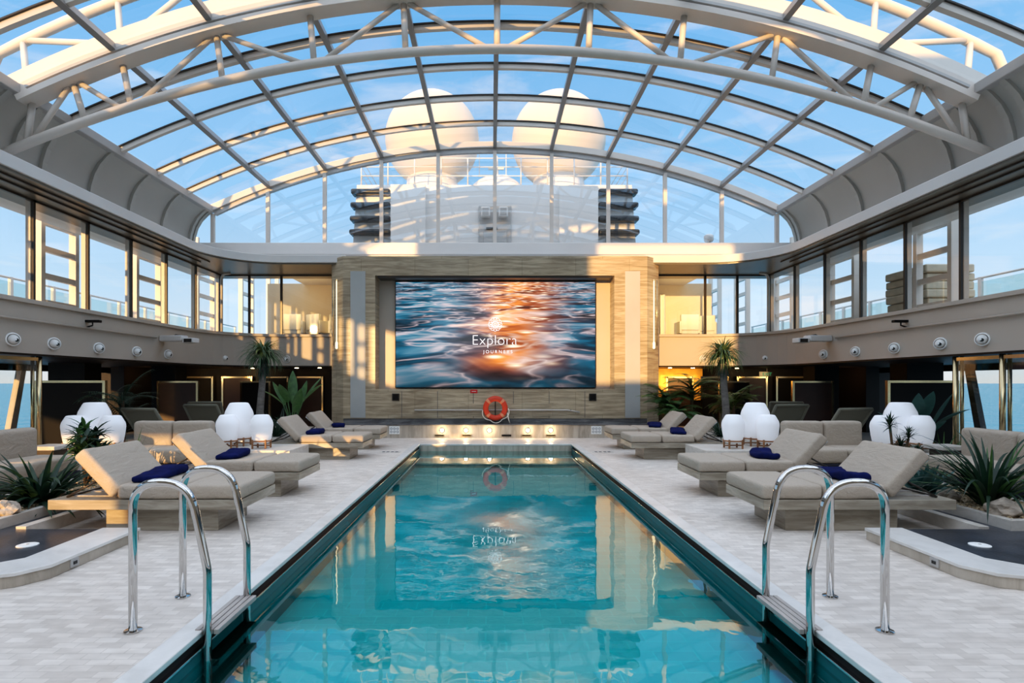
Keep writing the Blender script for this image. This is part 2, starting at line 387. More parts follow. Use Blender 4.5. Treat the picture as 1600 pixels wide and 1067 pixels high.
# balcony slabs (left/right) with rounded inner corner
def arc_path(xs, ys, r, s, x_end, y_start, n=10):
    # inner edge: along side x=xs going +Y, round to back y=ys, then toward centre
    p = [(xs, y_start), (xs, ys - r)]
    for k in range(1, n + 1):
        a = k / n * PI / 2
        p.append((xs - r + r * math.cos(a), ys - r + r * math.sin(a)))
    p.append((x_end, ys))
    return [(s * x, y) for x, y in p]
def slab(name, mat, s, xs, ys, r, x_end, y_start, xo, yo, z0, z1, label, bevel=0):
    p = arc_path(xs, ys, r, s, x_end, y_start) + [(s * x_end, yo), (s * xo, yo), (s * xo, y_start)]
    return struct(MB().prism(p, z0, z1).build(name, mat, bevel=bevel), label)
for s in (-1, 1):
    sd = L(s)
    slab('wall_' + sd, 'beige', s, 8.3, 17.2, 2.0, 4.6, -5, 14, 20.5, 2.02, 2.9, 'beige curved balcony front along the ' + sd + ' side')
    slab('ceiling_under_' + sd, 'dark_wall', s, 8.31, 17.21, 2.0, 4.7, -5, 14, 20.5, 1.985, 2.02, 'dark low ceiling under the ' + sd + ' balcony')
    slab('trim_sill_' + sd, 'beige', s, 8.24, 17.14, 2.0, 4.6, -5, 8.6, 17.7, 2.9, 2.98, 'sill band under the upper windows', .01)
    slab('trim_fascia_' + sd, 'white_paint', s, 7.71, 15.95, 1.7, 4.25, -5, 9.6, 17.9, 4.9, 5.12, 'white curved fascia above the upper windows', .015)
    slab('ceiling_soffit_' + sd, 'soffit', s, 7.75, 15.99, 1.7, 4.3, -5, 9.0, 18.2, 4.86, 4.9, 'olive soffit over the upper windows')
    tr = MB()
    for a, b in ((7.9, 7.94), (8.15, 8.19)):
        x0, x1 = sorted((s * a, s * b)); tr.box((x0, 0, 4.83), (x1, 15.6, 4.86))
    struct(tr.build('trim_track_' + sd, 'steel_dark'), 'dark track lines under the soffit')
struct(B((-4.3, 16.2, 5.06), (4.3, 17.9, 5.12)).build('ceiling_ledge', 'white_paint'), 'white ledge over the stone wall')

# upper windows
wn = [0]
def window(p0, p1, z0, z1, label, posts=True, dark_w=.05, out=(1, 0), end=True):
    wn[0] += 1
    e = struct(empty('window_%d' % wn[0]), label)
    x0, y0 = p0; x1, y1 = p1
    MB().add([(x0, y0, z0), (x1, y1, z0), (x1, y1, z1), (x0, y1 if x0 == x1 and False else y0, z1)], [(0, 1, 2, 3)]).build('pane', 'glass', e, normals=False)
    ox, oy = out
    f = MB(); c = MB()
    h = dark_w / 2
    f.box((x0 - h * .9, y0 - h * .9, z0), (x0 + h * .9, y0 + h * .9, z1))
    f2 = B((min(x0, x1) - .03, min(y0, y1) - .03, z0), (max(x0, x1) + .03, max(y0, y1) + .03, z0 + .05))
    f2.box((min(x0, x1) - .03, min(y0, y1) - .03, z1 - .06), (max(x0, x1) + .03, max(y0, y1) + .03, z1))
    f.build('mullion', 'steel_dark', e); f2.build('window_frame', 'steel_dark', e)
    if posts:
        cx, cy = x0 + ox * .075, y0 + oy * .075
        c.box((cx - .045, cy - .035, z0 - .1), (cx + .045, cy + .035, z1)); c.build('outer_post', 'steel_cream', e)
    return e
ys = [10.36 - 1.41 * k for k in range(7, 0, -1)] + [10.36, 11.76, 13.17, 14.6, 16.05, 17.5]
for s in (-1, 1):
    for a, b in zip(ys[:-1], ys[1:]):
        window((s * 8.53, b), (s * 8.53, a), 2.96, 4.88, 'tall upper window in the %s side wall' % L(s), out=(s, 0))
    xs = [8.53, 7.55, 6.55, 4.7] if s > 0 else [8.53, 7.65, 6.65, 4.7]
    for a, b in zip(xs[:-1], xs[1:]):
        window((s * a, 17.55), (s * b, 17.55), 2.96, 4.88, 'upper window beside the stone wall on the %s' % L(s), posts=False, dark_w=.07)
    # curved pale tube at the corner
    struct(MB().tube(fillet([(s * 8.1, 17.2, 4.84), (s * 8.42, 17.35, 4.84), (s * 8.42, 17.35, 2.98)], .25), .04, 8).build('trim_tube_' + L(s), 'steel_cream', smooth=True), 'bent pale tube in the window corner')

# ------------------------------------------------------------------ roof
RA, RR, RX = 9.06, 21.0, 8.95
def zr(x): return RA - RR + math.sqrt(RR * RR - x * x)
def arc_beam(mb, y0, y1, t, b, x0=-RX, x1=RX, n=40):
    P = [x0 + (x1 - x0) * i / n for i in range(n + 1)]
    rows = []
    for x in P:
        nx, nz = x / RR, math.sqrt(1 - (x / RR) ** 2); z = zr(x)
        rows.append([(x + nx * t, y0, z + nz * t), (x + nx * t, y1, z + nz * t), (x + nx * b, y1, z + nz * b), (x + nx * b, y0, z + nz * b), (x + nx * t, y0, z + nz * t)])
    mb.strip(rows)
    return mb.add(rows[0][:4], [(0, 1, 2, 3)]).add(rows[-1][:4], [(0, 1, 2, 3)])
GY = 17.8
ceil = struct(empty('ceiling'), 'arched glass roof with steel grid over the pool')
ribs_y = [3.5, 5.0, 6.4, 7.85, 9.25, 11.82, 13.35, 14.82, 16.28]
for y in ribs_y:
    arc_beam(MB(), y - .085, y + .085, .005, -.022).build('gasket', 'steel_dark', ceil)
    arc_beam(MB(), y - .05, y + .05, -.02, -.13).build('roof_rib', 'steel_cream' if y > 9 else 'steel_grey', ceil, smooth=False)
for k in range(-4, 5):
    x = k * 1.79; a = math.asin(x / RR)
    m = Matrix.Translation((x, 0, zr(x))) @ Matrix.Rotation(a, 4, 'Y')
    MB().box((-.055, 2, -.17), (.055, GY, 0), m).build('roof_bar', 'purlin', ceil)
for s in (-1, 1):
    x0, x1 = sorted((s * 8.86, s * 9.06)); B((x0, 2, 6.86), (x1, GY, 7.06)).build('rim_beam', 'steel_grey', ceil, bevel=.02)
yy = [2] + [3.5, 5.0, 6.4, 7.85, 9.3, 10.6, 12.0, 13.5, 14.95, 16.45, GY]
for a, b in zip(yy[:-1], yy[1:]):
    rows = [[(x, a, zr(x) + .01), (x, b, zr(x) + .01)] for x in [-RX + 2 * RX * i / 40 for i in range(41)]]
    MB().strip(rows).build('roof_pane', 'roof_glass' if a > 7.8 else 'roof_glass_near', ceil, normals=False)
# gable window
wn[0] += 1
gw = struct(empty('window_%d' % wn[0]), 'arched glazed gable above the screen wall')
arc_beam(MB(), GY - .12, GY + .08, .02, -.16).build('arched_beam', 'steel_cream', gw)
arc_beam(MB(), GY - .05, GY + .08, -.16, -.30).build('arched_beam', 'steel_grey', gw)
for k in range(-5, 6):
    x = k * 1.79 if abs(k) < 5 else math.copysign(8.9, k)
    B((x - .055, GY - .07, 5.86), (x + .055, GY + .03, zr(x) - .25)).build('mullion', 'steel_cream', gw)
for k in range(-5, 5):
    xa, xb = k * 1.79, (k + 1) * 1.79
    MB().add([(xa, GY, 5.86), (xb, GY, 5.86)] + [(xb + (xa - xb) * t / 4, GY, zr(xb + (xa - xb) * t / 4) - .2) for t in range(5)], [tuple(range(7))]).build('pane', 'gable_glass', gw, normals=False)
B((-9.5, GY - .25, 5.5), (9.5, GY + .15, 5.87)).build('window_sill', 'white_paint', gw, bevel=.02)
B((-9.5, GY - .15, 5.1), (9.5, GY + .1, 5.5)).build('gable_beam', 'white_paint', gw)
# coves
prof = [(8.96, 6.90), (9.10, 6.80), (9.28, 6.62), (9.42, 6.38), (9.50, 6.1), (9.53, 5.8), (9.53, 5.1)]
for s in (-1, 1):
    cv = struct(MB().strip([[(s * x, y, z) for x, z in prof] for y in (-5.6, GY + .1)]).build('trim_cove_' + L(s), 'cove', smooth=True, normals=False), 'curved cove under the %s roof edge' % L(s))
    for y in ys[1:] + [GY - .1] + [11.05, 10.0]:
        w0 = .06; d = .08
        rows = []
        for i, (x, z) in enumerate(prof):
            t = i / (len(prof) - 1)
            ix, iz = x - d * (.35 + .65 * math.sin(t * PI * .9)), z - d * .35 * (1 - t)
            rows.append([(s * x, y - w0, z), (s * ix, y - w0, iz), (s * ix, y + w0, iz), (s * x, y + w0, z)])
        MB().strip(rows).build('cove_rib', 'cove', cv, normals=True)
    # end pane beside the gable
    pe = [(s * 8.95, 5.87), (s * 9.53, 5.87)] + [(s * x, z) for x, z in reversed(prof[:-1])]
    MB().add([(x, GY, z) for x, z in pe], [tuple(range(len(pe)))]).build('pane', 'glass', gw, normals=False)

# inner truss
def radial(x, off):
    return (x + x / RR * off, zr(x) + math.sqrt(1 - (x / RR) ** 2) * off)
TY = 10.6
tr = thing('roof_truss', 'pale grey tubular arch truss hanging inside below the glass roof', 'truss', (0, TY, 0))
ub = arc_beam(MB(), -.14, .14, -.02, -.26, -9.0, 9.0); ub.build('upper_beam', 'steel_cream', tr)
arc_beam(MB(), -.24, .12, -.26, -.37, -9.0, 9.0).build('beam_flange', 'steel_cream', tr)
arc_beam(MB(), -.20, -.15, -.14, -.19, -8.8, 8.8).build('cable_tray', 'steel_grey', tr)
def chord(x): return 7.78 - x * x / 44
MB().tube([(-9.4 + 18.8 * i / 48, 0, chord(-9.4 + 18.8 * i / 48)) for i in range(49)], .085, 10).build('lower_chord', 'steel_cream', tr, smooth=True)
def web(xa, xb, r=.06):
    x1, z1 = radial(xa, -.36); MB().tube([(x1, 0, z1), (xb, 0, chord(xb))], r, 8).build('strut', 'steel_cream', tr, smooth=True)
for k in range(-4, 5): web(k * 1.79, k * 1.79 * .962)
for k in (-3, -1, 1, 3):
    web(k * 1.79 - .1, (k - 1) * 1.79 * .962 + .15, .05); web(k * 1.79 + .1, (k + 1) * 1.79 * .962 - .15, .05)
for s in (-1, 1):
    web(s * 8.1, s * 7.75); web(s * 8.0, s * 7.05, .05); web(s * 8.2, s * 8.75, .05); web(s * 8.9, s * 8.85)

# outer moving truss above the glass
ot = thing('outer_roof_truss', 'cream box girder arch with tubular top truss outside above the roof', 'truss', (0, 10.95, 0))
arc_beam(MB(), -.12, .25, .03, .52, -9.3, 9.3).build('box_girder', 'steel_cream', ot)
oc = []
for i in range(45):
    x = -9.9 + 19.8 * i / 44; oc.append((x * 1.03, .55, zr(x) + 1.62))
oc = [(-10.75, .55, 6.9)] + oc + [(10.75, .55, 6.9)]
MB().tube(oc, .1, 10).build('top_chord', 'steel_cream', ot, smooth=True)
for k in range(-10, 11):
    x = k * .93
    a = (x * 1.0, .2, zr(x) + .5)
    if k % 2 == 0:
        MB().tube([a, (x * 1.04, .55, zr(x) + 1.6)], .06, 8).build('strut', 'steel_cream', ot, smooth=True)
        if abs(k) < 10:
            x2 = (k + (2 if k % 4 == 0 else -2)) * .93
            for d in (-2, 2):
                if k % 4 == 0:
                    x2 = (k + d) * .93
                    MB().tube([a, (x2 * 1.04, .55, zr(x2) + 1.6)], .06, 8).build('strut', 'steel_cream', ot, smooth=True)

# ------------------------------------------------------------------ outside upper deck
for s in (-1, 1):
    sd = L(s)
    for i, (ya, yb) in enumerate([(-4.1, -3.1), (-.85, .15), (2.4, 3.4), (5.65, 6.65), (8.9, 9.9), (12.15, 13.15), (15.4, 16.5), (18.6, 19.7), (21.9, 22.9), (24.6, 25.6)]):
        if i < 4: e = struct(empty('pillar_outer', (s * 9.85, ya, 2.9)), 'cream ladder-like pillar outside')
        else: e = thing('support_frame', 'cream ladder-like support frame %s on the %s' % (('far behind the camera', 'just behind the camera', 'near the camera', 'beside the camera', 'nearest in view', 'behind the second big window', 'behind the window near the corner', 'beyond the corner window', 'second from the back', 'farthest back, seen through the back windows')[i], sd), 'support frame', (s * 9.85, ya, 2.9), group='ladder frames outside the %s windows' % sd)
        for y in (0, yb - ya): B((-.08, y - .055, 0), (.08, y + .055, 3.4)).build('post', 'steel_cream', e)
        for z in (.35, .93, 1.52, 2.1, 2.7): B((-.05, .05, z - .06), (.05, yb - ya - .05, z + .06)).build('rung', 'steel_cream', e)
    rl = thing('deck_railing', 'pale glass deck railing outside the %s upper windows' % sd, 'railing', (s * 12.4, 6, 2.9))
    for k in range(16):
        B((-.04, k * 1.4 - .04, 0), (.04, k * 1.4 + .04, 1.3)).build('post', 'white_paint', rl)
        if k < 15: B((-.008, k * 1.4 + .05, .06), (.008, k * 1.4 + 1.35, 1.18)).build('glass_panel', 'rail_glass', rl)
    MB().tube([(0, 0, 1.28), (0, 21, 1.28)], .03, 8).build('top_rail', 'white_paint', rl, smooth=True)
    # lounge wall behind the back windows
    a, b = sorted((s * 4.7, s * (7.55 if s > 0 else 7.9)))
    struct(B((a, 19.6, 2.9), (b, 19.8, 4.95)).build('wall_lounge_' + sd, 'lounge_wall'), 'cream lounge wall behind the upper windows')
# curtains, chairs in upper lounge
def curtain(x0, x1, label):
    rows = []; n = 40
    for i in range(n + 1):
        x = x0 + (x1 - x0) * i / n; y = .06 * math.sin(i * 1.3)
        rows.append([(x - x0, y, 0), (x - x0, y, 1.6)])
    c = MB().strip(rows).build('curtain', 'curtain', loc=(x0, 19.4, 2.93), smooth=True, normals=False); tag(c, label, 'curtain')
curtain(4.75, 5.9, 'pale curtain behind the upper window right of the stone wall')
def lounge_chair_small(x, y, rz, label, group):
    e = thing('armchair', label, 'armchair', (x, y, 2.905), rz, group)
    B((-.3, -.28, .18), (.3, .28, .42)).build('seat', 'pale_chair', e, bevel=.03)
    B((-.3, .2, .3), (.3, .32, .82)).build('backrest', 'pale_chair', e, bevel=.03)
    for sx in (-1, 1):
        B((sx * .3 - .04, -.28, .2), (sx * .3 + .04, .3, .6)).build('armrest', 'pale_chair', e, bevel=.02)
        for sy in (-1, 1): B((sx * .27 - .02, sy * .25 - .02, 0), (sx * .27 + .02, sy * .25 + .02, .2)).build('leg', 'steel_dark', e)
    return e
for x, n in ((-6.55, 'farthest from'), (-5.75, 'third from'), (-5.05, 'second from')):
    lounge_chair_small(x, 18.5, PI if n != 'third from' else 2.6, 'pale armchair behind the upper left windows, %s the stone wall' % n, 'armchairs in the upper left lounge')
lounge_chair_small(6.35, 18.6, PI, 'pale armchair behind the upper right windows, beside the curtain', 'armchairs in the upper right lounge')
lounge_chair_small(7.1, 18.9, 2.7, 'pale armchair behind the upper right windows, farther from the curtain', 'armchairs in the upper right lounge')
# stacked cushions outside right
dol = thing('cushion_trolley', 'dark low trolley under the cushion stack on the upper deck', 'trolley', (10.75, 14.0, 2.91))
B((-.62, -.75, .12), (.62, .75, .2)).build('platform', 'black', dol)
for sx in (-1, 1):
    for sy in (-1, 1): MB().lathe([(.06, -.02), (.06, .02)], 12, (sx * .5, sy * .6, .06), 'x').build('wheel', 'black', dol)
pos = ['lowest', 'second from the bottom', 'third from the bottom', 'third from the top', 'second from the top', 'topmost']
for i in range(6):
    c = B((-.58, -.7, 0), (.58, .7, .195)).build('stacked_cushion', 'cushion_stack', loc=(10.75 + .04 * math.sin(i * 2.1), 14.0 + .05 * math.cos(i * 1.7), 3.112 + i * .2), bevel=.04, seg=3)
    tag(c, 'grey beige cushion, %s in the stack outside the upper windows' % pos[i], 'cushion', 'stacked cushions on the upper deck')

# ------------------------------------------------------------------ funnel block and radomes
FUY = 20.6
fn = thing('funnel_casing', 'white ship funnel casing with dark louvers behind the glass gable', 'funnel', (0, FUY, 4))
TZ = 4.77
fb = MB().box((-5.3, .3, -4), (5.3, 6, 0)); fb.add([(-5.35, 0, 0), (5.35, 0, 0), (5.35, 6, 0), (-5.35, 6, 0), (-5.05, .1, TZ), (5.05, .1, TZ), (5.05, 6, TZ), (-5.05, 6, TZ)], [(0, 1, 5, 4), (1, 2, 6, 5), (2, 3, 7, 6), (3, 0, 4, 7), (4, 5, 6, 7)])
fb.build('casing', 'funnel', fn)
B((-3.75, -.25, 0), (-2.5, .2, TZ - .1)).build('raised_panel', 'funnel', fn); B((2.35, -.25, 0), (3.75, .2, TZ - .15)).build('raised_panel', 'funnel', fn)
for s in (-1, 1):
    for k in range(6):
        z = TZ - .32 - k * .49
        x0, x1 = sorted((s * 3.78, s * (5.22 + k * .02)))
        B((x0, -.22, z - .1), (x1, .3, z + .1)).build('louver', 'louver', fn, bevel=.08, seg=3)
nc = MB(); nc.box((-.58, -.03, 1.0), (.62, .05, 3.98)); nc.build('niche', 'steel_grey', fn, bevel=.1)
for x in (-.32, .32):
    fl_ = B((x - .17, -.3, 3.5), (x + .17, -.1, 3.86)).build('floodlight', 'white_paint', fn, bevel=.04)
    B((x - .11, -.315, 3.56), (x + .11, -.295, 3.8)).build('lens', 'steel_grey', fl_)
B((-.4, -.08, 1.0), (.45, -.02, 3.05)).build('service_door', 'steel_grey', fn, bevel=.02)
B((-.3, -.12, 3.1), (.1, -.02, 3.16)).build('door_lamp', 'steel_dark', fn)
for i, (x, side) in enumerate(((-2.52, 'left'), (2.63, 'right'))):
    Y = 23.0
    e = thing('radome', 'huge cream radar dome on the funnel casing, %s one of the pair' % side, 'radome', (x, Y, 4 + TZ))
    zc = 11.38 - 4 - TZ; r = 1.9
    prof_ = [(r * math.sin(a), zc - r * math.cos(a)) for a in [PI * (.16 + .84 * t / 28) for t in range(29)]]
    MB().lathe(prof_, 48).build('dome', 'radome', e, smooth=True)
    zb = zc - r * math.cos(PI * .16)
    MB().lathe([(1.25, 0), (1.1, .25), (1.02, zb + .05)], 36).build('pedestal', 'funnel', e, smooth=True)
rg = thing('roof_railing', 'white pipe railing along the top of the funnel casing', 'railing', (0, FUY + .15, 4 + TZ))
for k in range(11):
    x = -4.9 + 9.8 * k / 10; MB().tube([(x, 0, 0), (x, 0, 1.0)], .025, 6).build('post', 'white_paint', rg, smooth=True)
for z in (.35, .68, 1.0): MB().tube([(-4.9, 4, z), (-4.9, 0, z), (4.9, 0, z), (4.9, 4, z)], .02, 6).build('rail', 'white_paint', rg, smooth=True)
ms = thing('mast', 'white mast with small radar bars between the two domes', 'mast', (.1, 25.3, 4 + TZ))
MB().tube([(0, 0, 0), (0, 0, 2.9)], [.2, .08], 8).build('pole', 'funnel', ms)
for z, wd in ((1.15, .9), (1.75, .5), (2.3, .35)): B((-wd, -.05, z), (wd, .05, z + .1)).build('crossbar', 'funnel', ms)
for x, z0, z1 in ((-.75, 2.0, 3.2), (.45, 1.8, 3.1)):
    MB().tube([(x, 0, z0), (x, 0, z1)], .02, 6).build('antenna', 'white_paint', ms)
B((-.8, -.05, 2.0), (.5, .05, 2.06)).build('crossbar', 'funnel', ms)
B((.1, -.3, .75), (1.0, -.15, .9)).build('radar_bar', 'steel_grey', ms)
sd_ = MB().lathe([(1.1 * math.cos(t * PI / 16), .75 * math.sin(t * PI / 16)) for t in range(9)], 24).build('low_dome', 'funnel', loc=(.1, 22.0, 4 + TZ), smooth=True)
tag(sd_, 'low white dome between the radar dome pedestals', 'dome')
# thin guard rail on the ledge outside gable
gr = thing('guard_rail', 'thin pipe rail with rounded ends outside the gable glass', 'railing', (0, 18.6, 5.1))
MB().tube([(-7.6, .3, .85), (-7.9, .15, .98), (-7.6, 0, 1.0), (7.6, 0, 1.0), (7.9, .15, .98), (7.6, .3, .85)], .02, 6).build('rail', 'steel_cream', gr, smooth=True)
for k in range(9): MB().tube([(-7.2 + 1.8 * k, 0, 0), (-7.2 + 1.8 * k, 0, 1)], .018, 6).build('post', 'steel_cream', gr)
struct(B((-6.6, 17.95, 4.9), (6.6, 20.3, 5.1)).build('floor_upper', 'white_paint'), 'upper deck behind the gable')
vp = thing('vent_post', 'short capped white vent post outside the gable on the right', 'vent', (7.3, 19.2, 5.1))
MB().tube([(0, 0, 0), (0, 0, 1.3)], .06, 8).build('pipe', 'white_paint', vp, smooth=True); MB().lathe([(.12, 1.2), (.16, 1.25), (.16, 1.4), (.1, 1.45)], 16).build('cap', 'white_paint', vp, smooth=True)

# ------------------------------------------------------------------ lower level beyond the balconies
for s in (-1, 1):
    sd = L(s)
    a, b = sorted((s * 4.7, s * 14))
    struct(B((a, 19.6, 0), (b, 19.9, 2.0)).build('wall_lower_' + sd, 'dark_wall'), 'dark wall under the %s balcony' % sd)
    k = 0
    y = -3.0
    while y < 19:
        wn[0] += 1
        e = struct(empty('window_%d' % wn[0]), 'lower sea-view window on the %s' % sd)
        MB().add([(s * 12.6, y, .0), (s * 12.6, y + 2.2, .0), (s * 12.6, y + 2.2, 2.0), (s * 12.6, y, 2.0)], [(0, 1, 2, 3)]).build('pane', 'glass', e, normals=False)
        mb = MB(); mb.add([(s * 12.55, y - .1, 0), (s * 12.55, y + .1, 0), (s * 12.7, y + .1, 0), (s * 12.7, y - .1, 0), (s * 12.55, y + .35, 2), (s * 12.55, y + .5, 2), (s * 12.7, y + .5, 2), (s * 12.7, y + .35, 2)], [(0, 1, 5, 4), (1, 2, 6, 5), (2, 3, 7, 6), (3, 0, 4, 7)])
        mb.build('mullion', 'steel_cream' if s < 0 else 'steel_dark', e)
        mb = B((min(s * 12.55, s * 12.7), y, 1.82), (max(s * 12.55, s * 12.7), y + 2.2, 2.0)); mb.build('window_frame', 'dark_wall', e)
        y += 2.2
    # dark room divider with brass framed doors
    dn = [0]
    for i, (x, wd) in enumerate(((6.4, .9), (7.6, .9), (8.9, 1.0), (10.3, 1.1), (11.6, .8))):
        e = struct(empty('door_%d' % (i + 1 + (10 if s > 0 else 0)), (s * x, 19.5, 0)), 'brass framed doorway in the dark wall on the %s' % sd)
        f = MB()
        for q in (-1, 1): f.box((q * wd / 2 - .03, -.06, 0), (q * wd / 2 + .03, .06, 1.72))
        f.box((-wd / 2, -.06, 1.66), (wd / 2, .06, 1.72)); f.build('door_frame', 'brass', e)
        B((-wd / 2 + .03, -.02, 0), (wd / 2 - .03, .02, 1.66)).build('door_leaf', 'copper_wall' if i % 2 == 0 else 'black', e)
    # black pillars / service blocks in the dark
    for i, (x, y, wx, h) in enumerate(((10.6, 14.2, .9, 2.0), (9.6, 16.6, .7, 2.0))):
        struct(B((s * x - wx / 2, y - .3, 0), (s * x + wx / 2, y + .3, h)).build('wall_pillar_' + sd, 'black'), 'black pillar under the balcony')
    for i, (x, y, wx) in enumerate(((9.3, 12.3, 1.5), (8.9, 15.8, 1.1), (7.6, 17.9, .9))):
        t = thing('brass_screen', 'dark panel in a brass frame standing under the %s balcony, %s' % (sd, ('nearest', 'middle of the three', 'farthest back')[i]), 'screen', (s * x, y, 0), group='brass framed panels under the %s balcony' % sd)
        B((-wx / 2, -.02, .05), (wx / 2, .02, 1.5)).build('panel', 'black' if i != 1 else 'copper_wall', t)
        for q in (-1, 1): B((q * wx / 2 - .03, -.04, 0), (q * wx / 2 + .03, .04, 1.55)).build('post', 'brass', t)
        B((-wx / 2, -.03, 1.5), (wx / 2, .03, 1.55)).build('top_rail', 'brass', t)
    # glass wind screens along the balcony edge
    yl = [10.3, 9.35, 8.0, 6.6, 5.2]
    for i in range(2):
        t = thing('glass_screen', 'brass-posted clear glass wind screen on the %s, %s from the lanterns' % (sd, ('first', 'second', 'third', 'fourth')[i]), 'glass screen', (s * 8.38, yl[i], 0), group='glass wind screens on the %s' % sd)
        MB().tube([(0, 0, 0), (0, 0, 1.98)], .045, 10).build('post', 'brass', t, smooth=True)
        MB().tube([(s * .12, 0, 0), (s * .12, 0, 1.98)], .03, 10).build('post', 'brass', t, smooth=True)
        B((-.006, yl[i + 1] - yl[i] + .05, .1), (.006, -.05, 1.9)).build('glass_panel', 'glass', t)
        B((-.02, yl[i + 1] - yl[i], 1.9), (.02, 0, 1.96)).build('top_rail', 'brass', t)

# behind the camera: unseen blockers added to shape where the low sun falls
fb_ = MB(); fb_.box((.3, -5.6, 0), (8.0, -5.0, 9.3)); fb_.box((-9.6, -5.6, 2.02), (-4.1, -5.0, 9.3)); fb_.box((-7.2, -5.6, 0), (-4.1, -5.0, 2.02)); fb_.box((-4.1, -5.6, 0), (.3, -5.0, FRONT_H)); fb_.box((-4.1, -5.6, 8.0), (.3, -5.0, 9.3)); struct(fb_.build('wall_front', 'stone_wall'), 'stone wall at the near end of the hall')
struct(B((-13, -5.6, 2.02), (-7.4, -5.1, 2.9)).build('wall_front_left', 'beige'), 'balcony front at the near end')
struct(B((4.7, -5.6, 0), (13, -5.1, 4.9)).build('wall_front_right', 'beige'), 'balcony front at the near end')
for s in (-1, 1):
    for ya, yb in ((17.0, 19.5),):
        a, b = sorted((s * 11.2, s * 11.6)); struct(B((a, ya, 0), (b, yb, 2.0)).build('wall_cabin_' + L(s), 'dark_wall'), 'dark cabin wall under the balcony')  # added so the recess stays dark in front of bright windows
struct(B((4.75, 19.5, .9), (7.2, 19.58, 2.0)).build('wall_panel_gold', 'gold_panel'), 'warm golden wall panel under the balcony')
ld = bpy.data.lights.new('wall_washer', 'AREA'); ld.energy = 22; ld.color = (1, .62, .2); ld.size = .5; ld.size_y = .1; ld.shape = 'RECTANGLE'  # unseen warm lamp added to make the gold panel glow
lo = bpy.data.objects.new('wall_washer', ld); C.objects.link(lo); lo.location = (5.95, 18.95, 1.5); lo.rotation_euler = (PI / 2, 0, 0); ld.size = 2.2; ld.size_y = .5

for s in (-1, 1):
    for nm, loc, en in (('lounge_lamp', (s * 6.2, 17.9, 4.3), 16), ('recess_lamp', (s * 8.8, 18.3, 1.8), 7), ('recess_lamp', (s * 10.6, 16.9, 1.8), 5)):  # unseen warm fills added to brighten the lounge and recess
        ld = bpy.data.lights.new(nm, 'AREA'); ld.energy = en; ld.color = (1, .66, .3); ld.size = 1.6 if en > 10 else .3
        lo = bpy.data.objects.new(nm, ld); C.objects.link(lo); lo.location = loc; lo.rotation_euler = (PI / 2, 0, 0)
